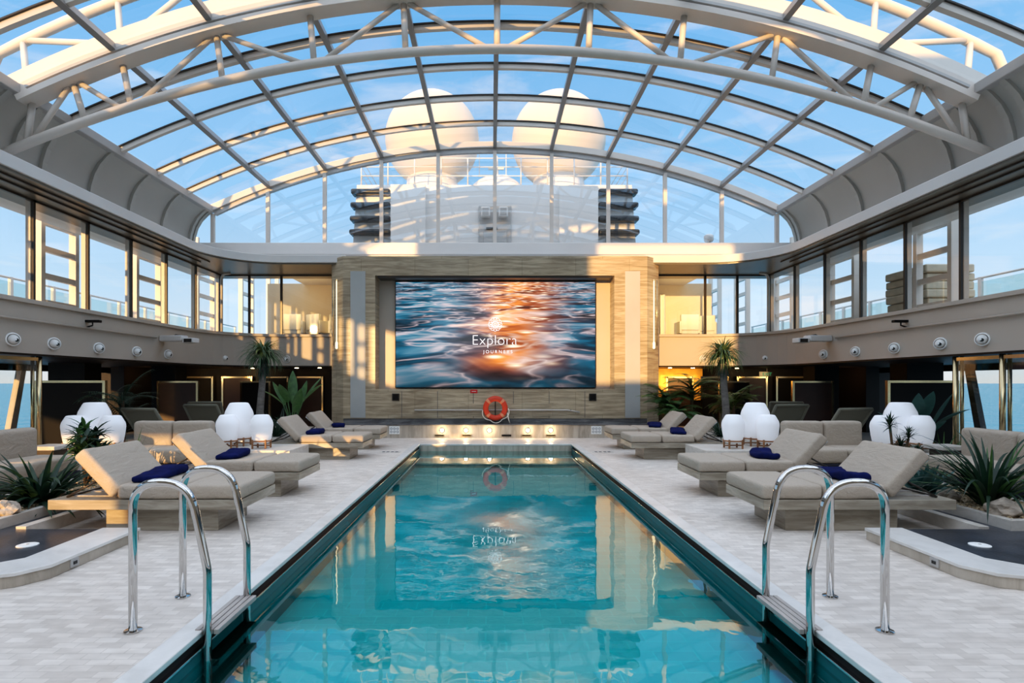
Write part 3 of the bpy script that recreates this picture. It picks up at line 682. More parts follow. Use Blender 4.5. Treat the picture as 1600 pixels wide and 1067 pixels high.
# ================================================================== SCREEN
def screen_mat():
    m, nt, out = new_mat('sunlit ocean picture on screen')
    tc = nd(nt, 'ShaderNodeTexCoord'); sp = nd(nt, 'ShaderNodeSeparateXYZ', ins={0: tc.outputs['Generated']})
    u, v = sp.outputs[0], sp.outputs[2]
    s = mth(nt, 'DIVIDE', 1.0, mth(nt, 'SUBTRACT', 1.28, v))
    X = mth(nt, 'MULTIPLY', mth(nt, 'SUBTRACT', u, .5), mth(nt, 'MULTIPLY', s, 2.0)); Y = mth(nt, 'MULTIPLY', s, 5.0)
    co = nd(nt, 'ShaderNodeCombineXYZ', ins={0: X, 1: Y}).outputs[0]
    n1 = nd(nt, 'ShaderNodeTexNoise', ins={'Vector': co, 'Scale': .95, 'Detail': 3.0, 'Roughness': .5, 'Distortion': .7})
    n2 = nd(nt, 'ShaderNodeTexNoise', ins={'Vector': co, 'Scale': 1.3, 'Detail': 2.5, 'Roughness': .5, 'Distortion': 1.4})
    h = n1.outputs[0]
    crest = mth(nt, 'SUBTRACT', 1.0, mth(nt, 'MULTIPLY', mth(nt, 'ABSOLUTE', mth(nt, 'SUBTRACT', n2.outputs[0], .5)), 11.0))
    n3 = nd(nt, 'ShaderNodeTexNoise', ins={'Vector': co, 'Scale': 1.7, 'Detail': 1.0})
    cm = nd(nt, 'ShaderNodeMapRange', ins={0: n3.outputs[0], 1: .40, 2: .58}).outputs[0]
    crest = mth(nt, 'MULTIPLY', mth(nt, 'POWER', mth(nt, 'MAXIMUM', crest, 0.0), 1.8), cm)
    h2 = mth(nt, 'ADD', mth(nt, 'MULTIPLY', h, .7), mth(nt, 'MULTIPLY', n2.outputs[0], .3))
    cool = ramp(nt, h2, [(.36, (.001, .008, .016)), (.45, (.002, .04, .075)), (.52, (.004, .12, .20)), (.575, (.10, .24, .33)), (.64, (.58, .46, .50)), (.70, (.75, .60, .60))])
    cool = mixc(nt, mth(nt, 'MULTIPLY', crest, .62), cool, (.75, .58, .60))
    warm = ramp(nt, h2, [(.36, (.10, .025, .015)), (.46, (.42, .10, .025)), (.56, (.90, .27, .05)), (.68, (1.0, .62, .36))])
    warm = mixc(nt, mth(nt, 'MULTIPLY', crest, .75), warm, (1.0, .78, .64))
    ctr = mth(nt, 'MULTIPLY_ADD', v, .10, .53)
    dx = mth(nt, 'SUBTRACT', u, ctr)
    wid = mth(nt, 'MULTIPLY_ADD', v, -.03, .20)
    wob = mth(nt, 'MULTIPLY', mth(nt, 'SUBTRACT', n1.outputs[0], .5), .5)
    dd = mth(nt, 'DIVIDE', mth(nt, 'ADD', dx, wob), wid)
    g = mth(nt, 'EXPONENT', mth(nt, 'MULTIPLY', mth(nt, 'MULTIPLY', dd, dd), -1.0))
    vg = nd(nt, 'ShaderNodeMapRange', interpolation_type='SMOOTHSTEP', ins={0: v, 1: .04, 2: .25}).outputs[0]
    g = mth(nt, 'MULTIPLY', g, vg)
    col = mixc(nt, g, cool, warm)
    dk = nd(nt, 'ShaderNodeMapRange', ins={0: v, 1: 0.0, 2: .3, 3: .45, 4: 1.0}).outputs[0]
    col = mixc(nt, 1.0, col, nd(nt, 'ShaderNodeCombineXYZ', ins={0: dk, 1: dk, 2: dk}).outputs[0], 'MULTIPLY')
    vo = nd(nt, 'ShaderNodeTexVoronoi', voronoi_dimensions='2D', ins={'Vector': co, 'Scale': 2.0, 'Randomness': 1.0})
    spk = mth(nt, 'MAXIMUM', mth(nt, 'SUBTRACT', 1.0, mth(nt, 'MULTIPLY', vo.outputs[0], 3.6)), 0.0)
    spk = mth(nt, 'MULTIPLY', mth(nt, 'POWER', spk, 1.8), mth(nt, 'POWER', g, 1.5))
    col = mixc(nt, spk, col, (2.2, 1.7, 1.2))
    e = nd(nt, 'ShaderNodeEmission', ins={0: col, 1: 1.15})
    gl = nd(nt, 'ShaderNodeBsdfGlossy', ins={0: (1, 1, 1, 1), 'Roughness': .08})
    mx = nd(nt, 'ShaderNodeMixShader', ins={0: .07, 1: e.outputs[0], 2: gl.outputs[0]})
    nt.links.new(mx.outputs[0], out.inputs[0]); return m
SX0, SX1, SZ0, SZ1, SY = -2.88, 2.9, 1.35, 4.42, 16.22
scn = thing('display_screen', 'huge screen showing a sunlit ocean and a white flower logo', 'screen', (0, SY, SZ0))
B((SX0, 0, 0), (SX1, .1, SZ1 - SZ0)).build('screen_housing', 'black', scn)
MB().add([(SX0 + .02, -.004, .02), (SX1 - .02, -.004, .02), (SX1 - .02, -.004, SZ1 - SZ0 - .02), (SX0 + .02, -.004, SZ1 - SZ0 - .02)], [(0, 1, 2, 3)]).build('picture', screen_mat(), scn, normals=False)
def text(body, size, loc, name, mat, parent, offset=0.0, space=1.0, align='CENTER'):
    cu = bpy.data.curves.new(name, 'FONT'); cu.body = body; cu.size = size; cu.align_x = align; cu.offset = offset; cu.space_character = space; cu.extrude = .001
    cu.materials.append(M[mat]); t = bpy.data.objects.new(name, cu); C.objects.link(t); bpy.context.view_layer.update()
    me = bpy.data.meshes.new_from_object(t.evaluated_get(bpy.context.evaluated_depsgraph_get())); bpy.data.objects.remove(t)
    me.materials.clear(); me.materials.append(M[mat]); o = bpy.data.objects.new(name, me); C.objects.link(o)
    o.rotation_euler = (PI / 2, 0, 0); o.location = loc; o.parent = parent; return o
text('Explora', .42, (-.02, -.012, 1.24), 'lettering', 'white_glow', scn, -.009, 1.02)
text('JOURNEYS', .13, (.08, -.012, 1.0), 'lettering', 'white_glow', scn, -.001, 1.5)
fm = MB()
for k in range(12):
    a = 2 * PI * k / 12
    fm.tube([(.14 * math.cos(a) + .055 * math.cos(t), -.012, 1.83 + .135 * math.sin(a) + .062 * math.sin(t)) for t in [2 * PI * i / 16 for i in range(16)]], .006, 5, True)
for k in range(8):
    a = 2 * PI * k / 8
    fm.tube([(.06 * math.cos(a) + .04 * math.cos(t), -.012, 1.83 + .06 * math.sin(a) + .04 * math.sin(t)) for t in [2 * PI * i / 12 for i in range(12)]], .0035, 5, True)
fm.build('flower_emblem', 'white_glow', scn)

# ================================================================== WALL FITTINGS
for x, n in ((-2.78, 'left'), (2.72, 'right')):
    e = thing('wall_speaker', 'small square black wall speaker below the %s end of the screen' % n, 'speaker', (x, FY - .01, 1.1), group=None)
    B((-.1, -.03, -.1), (.1, .01, .1)).build('speaker_box', 'steel_dark', e, bevel=.008); B((-.08, -.036, -.08), (.08, -.028, .08)).build('grille', 'black', e)
e = tag(B((-.1, -.012, -.05), (.1, .01, .05)).build('wall_sign', 'red_plate', loc=(-.6, FY - .005, 1.26), bevel=.004), 'small red plate sign under the screen', 'sign')
B((-.06, -.016, -.006), (.06, -.01, .006)).build('sign_line', 'white_plate', e)
hb = thing('handrail', 'thin pale handrail along the stone wall below the screen', 'handrail', (0, FY, .74))
MB().tube([(-2.25, -.07, 0), (2.0, -.07, 0), (2.35, -.05, -.06)], .02, 8).build('bar', 'steel_cream', hb, smooth=True)
for x in (-2.2, -1.45, -.72, .72, 1.45, 2.1): MB().tube([(x, .01, 0), (x, -.08, 0)], .014, 6).build('bracket', 'steel_dark', hb)
# outline of small service hatches
for i, x in enumerate((-1.3, -.55, .55, 1.3)):
    hh = B((x - .27, FY - .006, .56), (x + .27, FY + .006, .92)).build('service_hatch', 'stone_wall', bevel=.006)
    tag(hh, 'flush stone service hatch in the wall, %s along the handrail' % ('first', 'second', 'third', 'last')[i], 'hatch', 'service hatches')
for s in (-1, 1):
    e = thing('wall_lamp', 'slim vertical brass tube lamp on the %s angled end of the stone wall' % L(s), 'lamp', (s * 4.46, FY + .14, 2.5))
    for dx, g in ((0, 1), (.11, 0)):
        MB().tube([(s * dx, -.06 + dx * .8, .05), (s * dx, -.06 + dx * .8, 1.9)], .016, 8).build('tube', 'tube_glow' if g else 'brass', e, smooth=True)
    for z in (.06, 1.88): MB().tube([(s * -.02, .1, z), (s * 0, -.08, z)], .014, 6).build('bracket', 'brass', e)
    MB().lathe([(.012, -.05), (.035, -.03), (.035, .12), (.02, .16)], 12, (0, -.06, 0)).build('lamp_foot', 'tube_glow', e, smooth=True)
# step lights
for i, x in enumerate((-1.45, -.80, -.16, .88, 1.5)):
    e = thing('step_light', 'glowing recessed light in the stone step, %s along the row' % ('first', 'second', 'third', 'fourth', 'last')[i], 'light', (x, 15.3, .21), group='lights in the stone step')
    MB().lathe([(.052, -.03), (.06, -.03), (.06, .01)], 16, axis='y', caps=False).build('bezel', 'brass', e, smooth=True)
    MB().lathe([(.0, -.035), (.045, -.03), (.05, .0)], 16, axis='y', caps=False).build('lamp_lens', 'lamp_glow', e, smooth=True)
    ld = bpy.data.lights.new('step_lamp', 'POINT'); ld.energy = 4; ld.color = (1, .7, .38); ld.shadow_soft_size = .04
    lo = bpy.data.objects.new('step_lamp', ld); C.objects.link(lo); lo.location = (x, 15.2, .21)
for i, x in enumerate((-1.52, -.78, .30, .84, 1.5)):
    e = thing('step_vent', 'small dark slot vent low in the stone step, %s along the row' % ('first', 'second', 'third', 'fourth', 'last')[i], 'vent', (x, 15.29, .07), group='slot vents in the stone step')
    B((-.13, -.012, -.025), (.13, .01, .025)).build('vent_frame', 'brass' if i != 2 else 'steel_dark', e); B((-.11, -.016, -.012), (.11, -.008, .012)).build('slot', 'black', e)
for s in (-1, 1):
    e = tag(B((-.14, -.012, -.11), (.14, .01, .11)).build('rules_sign', 'white_plate', loc=(s * 2.74, 15.29, .215)), 'white pictogram sign on the %s part of the stone step' % L(s), 'sign')
    mk = MB()
    for a in (-.085, 0, .085):
        for b in (-.045, .04): mk.tube([(a + .026 * math.cos(t), -.014, b + .026 * math.sin(t)) for t in [2 * PI * i / 10 for i in range(10)]], .005, 4, True)
    mk.build('pictogram', 'dark_mark', e)
# life buoy
lb = thing('life_buoy', 'orange life buoy with a white rope hanging before the stone wall', 'life buoy', (0, 15.46, .80))
def torus(R_, r, n=48, k=14, a0=0, a1=2 * PI, close=True):
    mb = MB(); pts = [(R_ * math.cos(a0 + (a1 - a0) * i / n), 0, R_ * math.sin(a0 + (a1 - a0) * i / n)) for i in range(n if close else n + 1)]
    return mb.tube(pts, r, k, close)
torus(.265, .075).build('ring', 'orange', lb, smooth=True)
for k in range(4):
    a = PI / 4 + k * PI / 2; torus(.265, .079, 6, 14, a - .13, a + .13, False).build('band', 'orange_pale', lb, smooth=True)
rp = []
for i in range(33):
    t = i / 32; a = PI * 1.05 + t * PI * .95; r_ = .35 + .05 * abs(math.sin(t * PI * 3)); rp.append((r_ * math.cos(a), -.05, r_ * math.sin(a)))
MB().tube(rp, .012, 6).build('rope', 'rope', lb, smooth=True)
MB().tube([(.33, -.04, -.12), (.36, -.06, -.3), (.40, -.05, -.42)], .014, 6).build('rope_end', 'rope', lb, smooth=True)
MB().tube([(0, .1, -.425), (0, .1, .2), (0, .0, .2)], .015, 6).build('bracket', 'steel_dark', lb)

# eyeball spotlights on the balcony
spots = [(9.6, 2.24, 0), (10.5, 2.23, 0), (11.7, 2.22, 0), (12.95, 2.22, 0), (14.2, 2.22, 0)]
for s in (-1, 1):
    for i, (y, z, _) in enumerate(spots + [(0, 2.22, 1), (0, 2.22, 2)]):
        lab = ('white eyeball spotlight on the %s balcony front, ' % L(s)) + ('nearest the camera', 'second from the camera', 'third from the camera', 'next to the projector', 'beyond the projector', 'in the curved corner', 'behind the palm crown')[i]
        if i == 5: loc, rz = (s * 7.9, 16.46, z), s * -PI * .27
        elif i == 6: loc, rz = (s * 6.35, 17.19, z), 0
        else: loc, rz = (s * 8.27, y, z), s * -(PI / 2 - .45)
        e = thing('eyeball_spotlight', lab, 'spotlight', loc, rz, 'eyeball spotlights on the %s balcony' % L(s))
        MB().lathe([(.10, .01), (.118, -.012), (.112, -.03), (.095, -.035)], 24, axis='y', caps=False).build('rim', 'white_plate', e, smooth=True)
        bl = MB().lathe([(.08 * math.sin(PI * t / 12), -.02 + .08 * -math.cos(PI * t / 12)) for t in range(1, 8)], 20, axis='y').build('ball', 'white_plate', e, smooth=True)
        MB().lathe([(.030, -.004), (.034, .03)], 14, (.02, -.092, -.012), axis='y').build('lens', 'lens', bl)
    # pipe and projector
    e = thing('wall_pipe', 'thin pale pipe running along the %s balcony front' % L(s), 'pipe', (s * 8.3, 0, 2.6))
    MB().tube([(s * -.05, 2, 0), (s * -.05, 13.7, 0)], .024, 8).build('pipe', 'beige', e, smooth=True)
    for y in (9.2, 10.8, 12.4): MB().tube([(0, y, 0), (s * -.06, y, 0)], .012, 6).build('clip', 'beige', e)
    e = thing('projector_box', 'white angled floodlight box on an arm of the %s balcony' % L(s), 'floodlight', (s * 8.3, 14.0, 2.58), s * .12)
    B((min(s * -.02, s * -.62), -.14, -.06), (max(s * -.02, s * -.62), .14, .09)).build('housing', 'white_paint', e, bevel=.03)
    h2 = B((min(s * -.62, s * -.92), -.13, -.10), (max(s * -.62, s * -.92), .13, .02)).build('lamp_head', 'white_paint', e, bevel=.02)
    B((min(s * -.68, s * -.88), -.136, -.085), (max(s * -.68, s * -.88), -.128, -.0)).build('lens', 'lens', h2)
    MB().tube([(0, .1, .0), (s * -.3, .1, .12), (s * -.55, .1, .09)], .012, 6).build('cable', 'black', e)
    e = thing('camera_bracket', 'small black camera on a short arm above the %s balcony pipe' % L(s), 'camera', (s * 8.3, 11.4, 2.72))
    MB().tube([(s * .02, 0, -.1), (s * -.12, 0, -.06), (s * -.12, 0, 0)], .015, 6).build('arm', 'black', e); B((min(s * -.28, s * .02), -.05, 0), (max(s * -.28, s * .02), .05, .05)).build('camera_body', 'black', e, bevel=.01)
ex = thing('exit_sign', 'small green exit sign in the dark beneath the balcony on the right', 'sign', (8.9, 18.4, 1.78))
B((-.26, 0, -.08), (.26, .03, .08)).build('sign_box', 'black', ex); text('EXIT', .15, (0, -.004, -.05), 'lettering', 'green_glow', ex)
MB().tube([(0, .015, .08), (0, .015, .21)], .01, 6).build('hanger', 'black', ex)
for s in (-1, 1):
    for i, (x, y) in enumerate(((6.4, 18.2), (8.0, 18.6), (5.6, 18.0))):
        e = tag(MB().lathe([(.05, 0), (.06, -.01), (.0, -.012)], 12, caps=False).build('downlight', 'lamp_glow', loc=(s * x, y, 1.982)), 'tiny glowing downlight in the dark ceiling under the %s balcony, %s from the stone wall' % (L(s), ('second', 'farthest', 'first')[i]), 'light', 'downlights under the %s balcony' % L(s))

# ================================================================== FURNITURE
def softbox(lo, hi, r, amp=0.0, fr=4.0, seed=0, cell=.09):
    lo, hi = Vector(lo), Vector(hi)
    def co(a, b):
        k = max(1, int((b - a - 2 * r) / cell))
        return [a, a + r * .18, a + r * .5] + [a + r + (b - a - 2 * r) * i / k for i in range(k + 1)] + [b - r * .5, b - r * .18, b]
    ax = [co(lo[i], hi[i]) for i in range(3)]
    mb = MB()
    for d in range(3):
        i, j = (d + 1) % 3, (d + 2) % 3
        for val in (lo[d], hi[d]):
            rows = []
            for a in ax[i]:
                row = []
                for b in ax[j]:
                    p = Vector((0, 0, 0)); p[d] = val; p[i] = a; p[j] = b
                    inn = Vector([min(max(p[q], lo[q] + r), hi[q] - r) for q in range(3)]); dv = p - inn
                    if dv.length > 1e-6:
                        nrm = dv.normalized(); p = inn + nrm * r
                    else: nrm = Vector((0, 0, 1))
                    if amp:
                        q = p * fr + Vector((seed * 7.3, seed * 3.1, 0)); k = noise.noise(q) + .5 * noise.noise(q * 2.3)
                        p = p + nrm * (amp * k)
                    row.append(p)
                rows.append(row)
            mb.strip(rows)
    return mb
def weld(o):
    bm = bmesh.new(); bm.from_mesh(o.data); bmesh.ops.remove_doubles(bm, verts=bm.verts, dist=.0006); bmesh.ops.recalc_face_normals(bm, faces=bm.faces); bm.to_mesh(o.data); bm.free()
    o.data.polygons.foreach_set('use_smooth', [True] * len(o.data.polygons)); return o
def sbuild(mb, s, name, mat, parent):
    if s < 0: mb.mirror()
    return weld(mb.build(name, mat, parent, smooth=True))
def make_lounger(s):
    e = empty('sun_lounger')
    g = lambda mb, n, m, b=.006: (mb.mirror() if s < 0 else mb).build(n, m, e, bevel=b)
    g(B((0, 0, .235), (1.92, .9, .335)), 'platform', 'stone_plat'); g(B((.28, .12, 0), (1.42, .8, .236)), 'base_block', 'stone_plat')
    sbuild(softbox((-.01, .0, .335), (.60, .9, .485), .045, .006, 5, 1), s, 'seat_cushion', 'fabric', e)
    sbuild(softbox((.605, .0, .335), (1.24, .9, .485), .045, .006, 5, 2), s, 'seat_cushion', 'fabric', e)
    th = math.radians(47)
    bk = softbox((0, 0, 0), (.56, .9, .145), .04, .006, 5, 3)
    bk.xform(Matrix.Translation((1.30, 0, .345)) @ Matrix.Rotation(-th, 4, 'Y') @ Matrix.Translation((0, 0, 0)))
    sbuild(bk, s, 'back_cushion', 'fabric', e)
    fr = MB()
    ca, sa = math.cos(th), math.sin(th)
    for y in (.06, .84):
        fr.tube([(1.26, y, .345), (1.31 + .54 * ca, y, .335 + .54 * sa)], .012, 6)
    fr.tube([(1.31 + .54 * ca, .06, .335 + .54 * sa), (1.31 + .54 * ca, .84, .335 + .54 * sa)], .012, 6)
    (fr.mirror() if s < 0 else fr).build('backrest_frame', 'chrome', e, smooth=True)
    sp = MB()
    for y in (.1, .8): sp.tube([(1.31 + .26 * ca, y, .335 + .26 * sa - .015), (1.80, y, .347)], .010, 6)
    sp.tube([(1.80, .1, .347), (1.80, .8, .347)], .010, 6)
    (sp.mirror() if s < 0 else sp).build('support_strut', 'steel_dark', e, smooth=True)
    rk = MB()
    for y in (.18, .42, .66): rk.box((1.3, y, .335), (1.85, y + .05, .343))
    (rk.mirror() if s < 0 else rk).build('rest_slat', 'grey_wood', e)
    return e
def make_towel(s, seed):
    mb = softbox((-.14, -.33, 0), (.14, .33, .075), .034, .012, 9, seed, .04)
    for i, v in enumerate(mb.v):
        x, y, z = v; mb.v[i] = (x + .05 * math.sin(y * 5 + seed), y, z * (1 + .25 * math.sin(y * 7 + seed)) )
    return weld(mb.build('folded_towel', 'navy', smooth=True))
lyr = [(5.6, 'nearest the camera'), (7.3, 'second from the camera'), (10.9, 'third from the camera'), (12.6, 'farthest from the camera')]
lyn = [5.55, 7.3, 10.9, 12.6]
for s in (-1, 1):
    base = make_lounger(s)
    for i, (y, n) in enumerate(lyr):
        o = base if i == 0 else copy_tree(base)
        o.location = (s * 2.6, y, 0)
        tag(o, 'taupe cushioned stone lounger on the %s of the pool, %s' % (L(s), n), 'sun lounger', 'stone sun loungers beside the pool')
        t = make_towel(s, i + (4 if s > 0 else 0)); t.location = (s * (2.6 + 1.06), y + .46, .488); t.rotation_euler = (0, 0, (s * -.25 if i < 2 else s * -.1) )
        tag(t, 'folded navy towel on the %s lounger %s' % (L(s), n), 'towel', 'navy towels on the loungers')

# pool ladders
for s in (-1, 1):
    e = thing('pool_ladder', 'polished steel pool ladder with wooden top step at the %s pool edge' % L(s), 'pool ladder', (s * 1.82, 3.4, 0))
    for y in (0, .55):
        pts = fillet([(s * .45, y, 0), (s * .45, y, .90), (s * .11, y, .90), (0, y, .37), (0, y, -.43)], [0, .165, .165, .03, 0], 10)
        hr = MB().tube(pts, .0245, 16).build('handrail', 'chrome', e, smooth=True)
        MB().lathe([(.05, .001), (.05, .008), (.026, .012)], 24, (s * .45, y, 0)).build('flange', 'chrome', hr)
    x0, x1 = sorted((s * .08, s * -.07))
    step = MB()
    for k in range(4):
        a = x0 + (x1 - x0) * k / 4; step.box((a + .003, -.0, -.02), (a + (x1 - x0) / 4 - .003, .55, .012))
    step.build('top_step', 'grey_wood', e, bevel=.004)
    for z in (-.19, -.34): B((x0, .0, z - .02), (x1, .55, z + .02)).build('lower_step', 'steel_dark', e, bevel=.006)

# raised slate pads in front, with curbs, planters
for s in (-1, 1):
    sd = L(s); P = lambda poly: [(s * x, y) for x, y in poly]
    struct(MB().prism(P([(3.48, 5.39), (3.48, 4.32), (3.60, 4.12), (3.86, 4.02), (9.5, 3.9), (9.5, 4.12), (3.99, 4.26), (3.80, 4.46), (3.82, 5.39)]), 0, .086).build('trim_curb_' + sd, 'stone_step', bevel=.004), 'white stone rim around the slate pad on the ' + sd)
    pad = struct(MB().prism(P([(3.8, 5.39), (3.78, 4.44), (3.97, 4.24), (9.5, 4.1), (9.5, 5.34), (4.82, 5.34), (4.82, 6.6), (4.66, 6.6), (4.66, 5.39)]), 0, .10).build('floor_pad_' + sd, 'charcoal'), 'raised dark slate pad on the ' + sd)
    struct(MB().prism(P([(4.56, 5.39), (4.66, 5.39), (4.66, 6.6), (4.56, 6.6)]), 0, .125).build('trim_ledge_' + sd, 'stone_curb', bevel=.004), 'low stone edge behind the slate pad')
    struct(MB().prism(P([(3.47, 5.4), (3.47, 4.31), (3.59, 4.11), (3.85, 4.01), (9.5, 3.89), (9.5, 4.13), (3.99, 4.27), (3.81, 4.47), (3.83, 5.4)]), .085, .112).build('trim_cap_' + sd, 'coping', bevel=.004), 'white cap on the stone rim')
    e = thing('skimmer_lid', 'round pale lid set in the dark slate pad on the ' + sd, 'lid', (s * 4.1, 4.85, .10))
    MB().lathe([(.08, 0), (.08, .006), (.068, .010)], 28).build('lid', 'white_plate', e); MB().lathe([(.012, .01), (.012, .013)], 12).build('lid_screw', 'steel_grey', e)
    e = thing('curb_light', 'small square recessed light in the white rim on the ' + sd, 'light', (s * 3.48, 4.55, .05))
    B((-.012, -.045, -.035), (.012, .045, .035)).build('frame', 'steel_grey', e, bevel=.004); B((-.016, -.02, -.012), (.016, .02, .012)).build('lens', 'lens', e)
    # gravel planter
    oc_ = [(4.8, 5.32), (9.5, 5.32), (9.5, 6.15), (5.8, 6.15), (5.8, 8.25), (4.8, 8.25)]
    pl = thing('planter_bed', 'low stone-edged planter bed filled with pebbles on the ' + sd, 'planter', (0, 0, 0))
    cb = MB()
    cb.prism(P([(4.8, 5.32), (9.5, 5.32), (9.5, 5.40), (4.88, 5.40)]), 0, .2); cb.prism(P([(4.8, 5.32), (4.88, 5.40), (4.88, 8.25), (4.8, 8.25)]), 0, .2)
    cb.prism(P([(5.8, 6.15), (5.8, 8.25), (5.73, 8.25), (5.73, 6.08)]), 0, .2); cb.prism(P([(4.8, 8.25), (5.8, 8.25), (5.8, 8.33), (4.8, 8.33)]), 0, .2)
    cb.build('curb', 'stone_curb', pl, bevel=.005)
    MB().prism(P([(4.86, 5.38), (9.5, 5.38), (9.5, 6.15), (5.76, 6.12), (5.76, 8.25), (4.86, 8.25)]), 0, .185).build('soil', 'pebble', pl)
    gv = MB(); rnd = random.Random(3 + s)
    base_ico = bmesh.new(); bmesh.ops.create_icosphere(base_ico, subdivisions=1, radius=1)
    iv = [v.co.copy() for v in base_ico.verts]; fi = [tuple(v.index for v in f.verts) for f in base_ico.faces]; base_ico.free()
    for k in range(1500):
        if k < 850: x, y = rnd.uniform(4.9, 5.72), rnd.uniform(5.42, 7.6)
        else: x, y = rnd.uniform(5.7, 8.0), rnd.uniform(5.42, 6.0)
        r = rnd.uniform(.012, .028); m = Matrix.Translation((s * x, y, .187 + r * .2)) @ Matrix.Rotation(rnd.random() * 6, 4, 'Z')
        gv.add([m @ Vector((v.x * r, v.y * r * .8, v.z * r * .6)) for v in iv], fi)
    gvo = gv.build('pebbles', 'pebble', pl, smooth=True); gvo['kind'] = 'stuff'
    # rocks
    for i, (x, y, r, lb_) in enumerate(((4.99, 5.58, .13, 'large pale rock at the front corner of the %s pebble bed'), (5.3, 5.53, .10, 'small pale rock beside the large one in the %s pebble bed'), (4.99, 6.3, .10, 'low pale rock behind the front plant in the %s pebble bed'))):
        bm = bmesh.new(); bmesh.ops.create_icosphere(bm, subdivisions=3, radius=r)
        for v in bm.verts:
            n = v.co.normalized(); v.co += n * r * .45 * noise.noise(n * 1.6 + Vector((i * 5 + s, 0, 0))) + n * r * .12 * noise.noise(n * 5); v.co.z *= .72; v.co.x *= 1.25
        me = bpy.data.meshes.new('rock'); bm.to_mesh(me); bm.free(); me.materials.append(M['rock'])
        o = bpy.data.objects.new('rock', me); C.objects.link(o); o.location = (s * x, y, .19 + r * .45); tag(o, lb_ % sd, 'rock')
    if s > 0: struct(B((3.9, 13.72, 0), (4.64, 14.9, .34)).build('trim_planter_wall', 'stone_curb', bevel=.01), 'stone planter end beside the wall')
    # lantern planters
    struct(B((min(s * 3.6, s * 6.1), 9.75, 0), (max(s * 3.6, s * 6.1), 10.78, .33)).build('trim_plinth_' + sd, 'stone_curb', bevel=.01), 'low white stone plinth under the lanterns')
    struct(B((min(s * 6.15, s * 7.7), 9.0, 0), (max(s * 6.15, s * 7.7), 10.1, .36)).build('trim_plinth_far_' + sd, 'stone_curb', bevel=.01), 'low stone plinth near the wind screen')
    struct(B((min(s * 4.65, s * 6.4), 11.9, 0), (max(s * 4.65, s * 6.4), 14.9, .34)).build('trim_planter_' + sd, 'stone_curb', bevel=.01), 'stone planter box by the palm')

# lanterns
def make_lantern(r, h):
    e = empty('floor_lantern')
    pr = [(r * .60, .10), (r * .72, .115), (r * .80, .15), (r * .92, .1 + h * .35), (r, .1 + h * .62), (r * .985, .1 + h * .70), (r * .93, .1 + h * .78), (r * .70, .1 + h * .95), (r * .62, .1 + h * .99), (r * .5, .1 + h)]
    MB().lathe(pr, 36).build('shade', 'lantern', e, smooth=True)
    st_ = MB().tube([(r * .82 * math.cos(a), r * .82 * math.sin(a), .135) for a in [2 * PI * i / 28 for i in range(28)]], .014, 6, True).build('stand_ring', 'wood', e, smooth=True)
    for k in range(4):
        a = PI / 4 + k * PI / 2
        MB().tube([(r * .83 * math.cos(a), r * .83 * math.sin(a), 0), (r * .83 * math.cos(a), r * .83 * math.sin(a), .16)], .018, 6).build('leg', 'wood', e)
    MB().tube([(-r * .8, 0, .05), (r * .8, 0, .05)], .012, 6).build('stretcher', 'wood', e)
    return e
big = make_lantern(.255, .70); small = make_lantern(.198, .50); used = {'b': 0, 's': 0}
for s in (-1, 1):
    for cx, cy, z, where in ((4.78, 10.3, .33, 'by the pool'), (6.95, 9.55, .36, 'by the wind screen')):
        for dx, dy, k, lab in ((.04, .22, 'b', 'tall white lantern behind two smaller ones'), (-.56, -.22, 's', 'small white lantern in front, nearer the pool'), (.04, -.24, 's', 'small white lantern in front, farther from the pool')):
            src = big if k == 'b' else small
            o = src if not used[k] else copy_tree(src); used[k] = 1
            o.location = (s * (cx + dx), cy + dy, z)
            tag(o, '%s, %s cluster %s' % (lab, L(s), where), 'lantern', 'white floor lanterns')

# sofas
def sofa(e, L_, depth, n):
    B((0, 0, 0), (L_, depth, .28)).build('base', 'dark_navy_base', e, bevel=.01)
    for k in range(n):
        a, b = L_ * k / n, L_ * (k + 1) / n
        weld(softbox((a + .005, 0, .28), (b - .005, depth - .18, .50), .05, .006, 4, k).build('seat_cushion', 'fabric', e, smooth=True))
        weld(softbox((a + .005, depth - .22, .42), (b - .005, depth, .88), .06, .006, 4, k + 5).build('back_cushion', 'fabric', e, smooth=True))
for s in (-1, 1):
    e = thing('sofa', 'taupe sofa facing the camera on the %s, behind the second lounger' % L(s), 'sofa', (s * 5.27 - .63, 8.45, 0)); sofa(e, 1.26, .85, 2)
    e = thing('sofa', 'taupe sofa along the %s side before the glass wind screens' % L(s), 'sofa', (s * 5.85, 7.88 if s < 0 else 6.15, 0), -s * PI / 2 if s > 0 else PI / 2)
    if s > 0: e.location = (5.85, 7.88, 0); e.rotation_euler = (0, 0, -PI / 2)
    else: e.location = (-5.85, 6.2, 0); e.rotation_euler = (0, 0, PI / 2)
    sofa(e, 1.68, .8, 2)
    e = thing('side_table', 'small boxy pale side table beside the %s wind screen lanterns' % L(s), 'table', (s * 6.75, 8.5, 0))
    B((-.2, -.2, .5), (.2, .2, .56)).build('table_top', 'stone_curb', e, bevel=.008); B((-.14, -.14, 0), (.14, .14, .5)).build('pedestal', 'steel_dark', e)
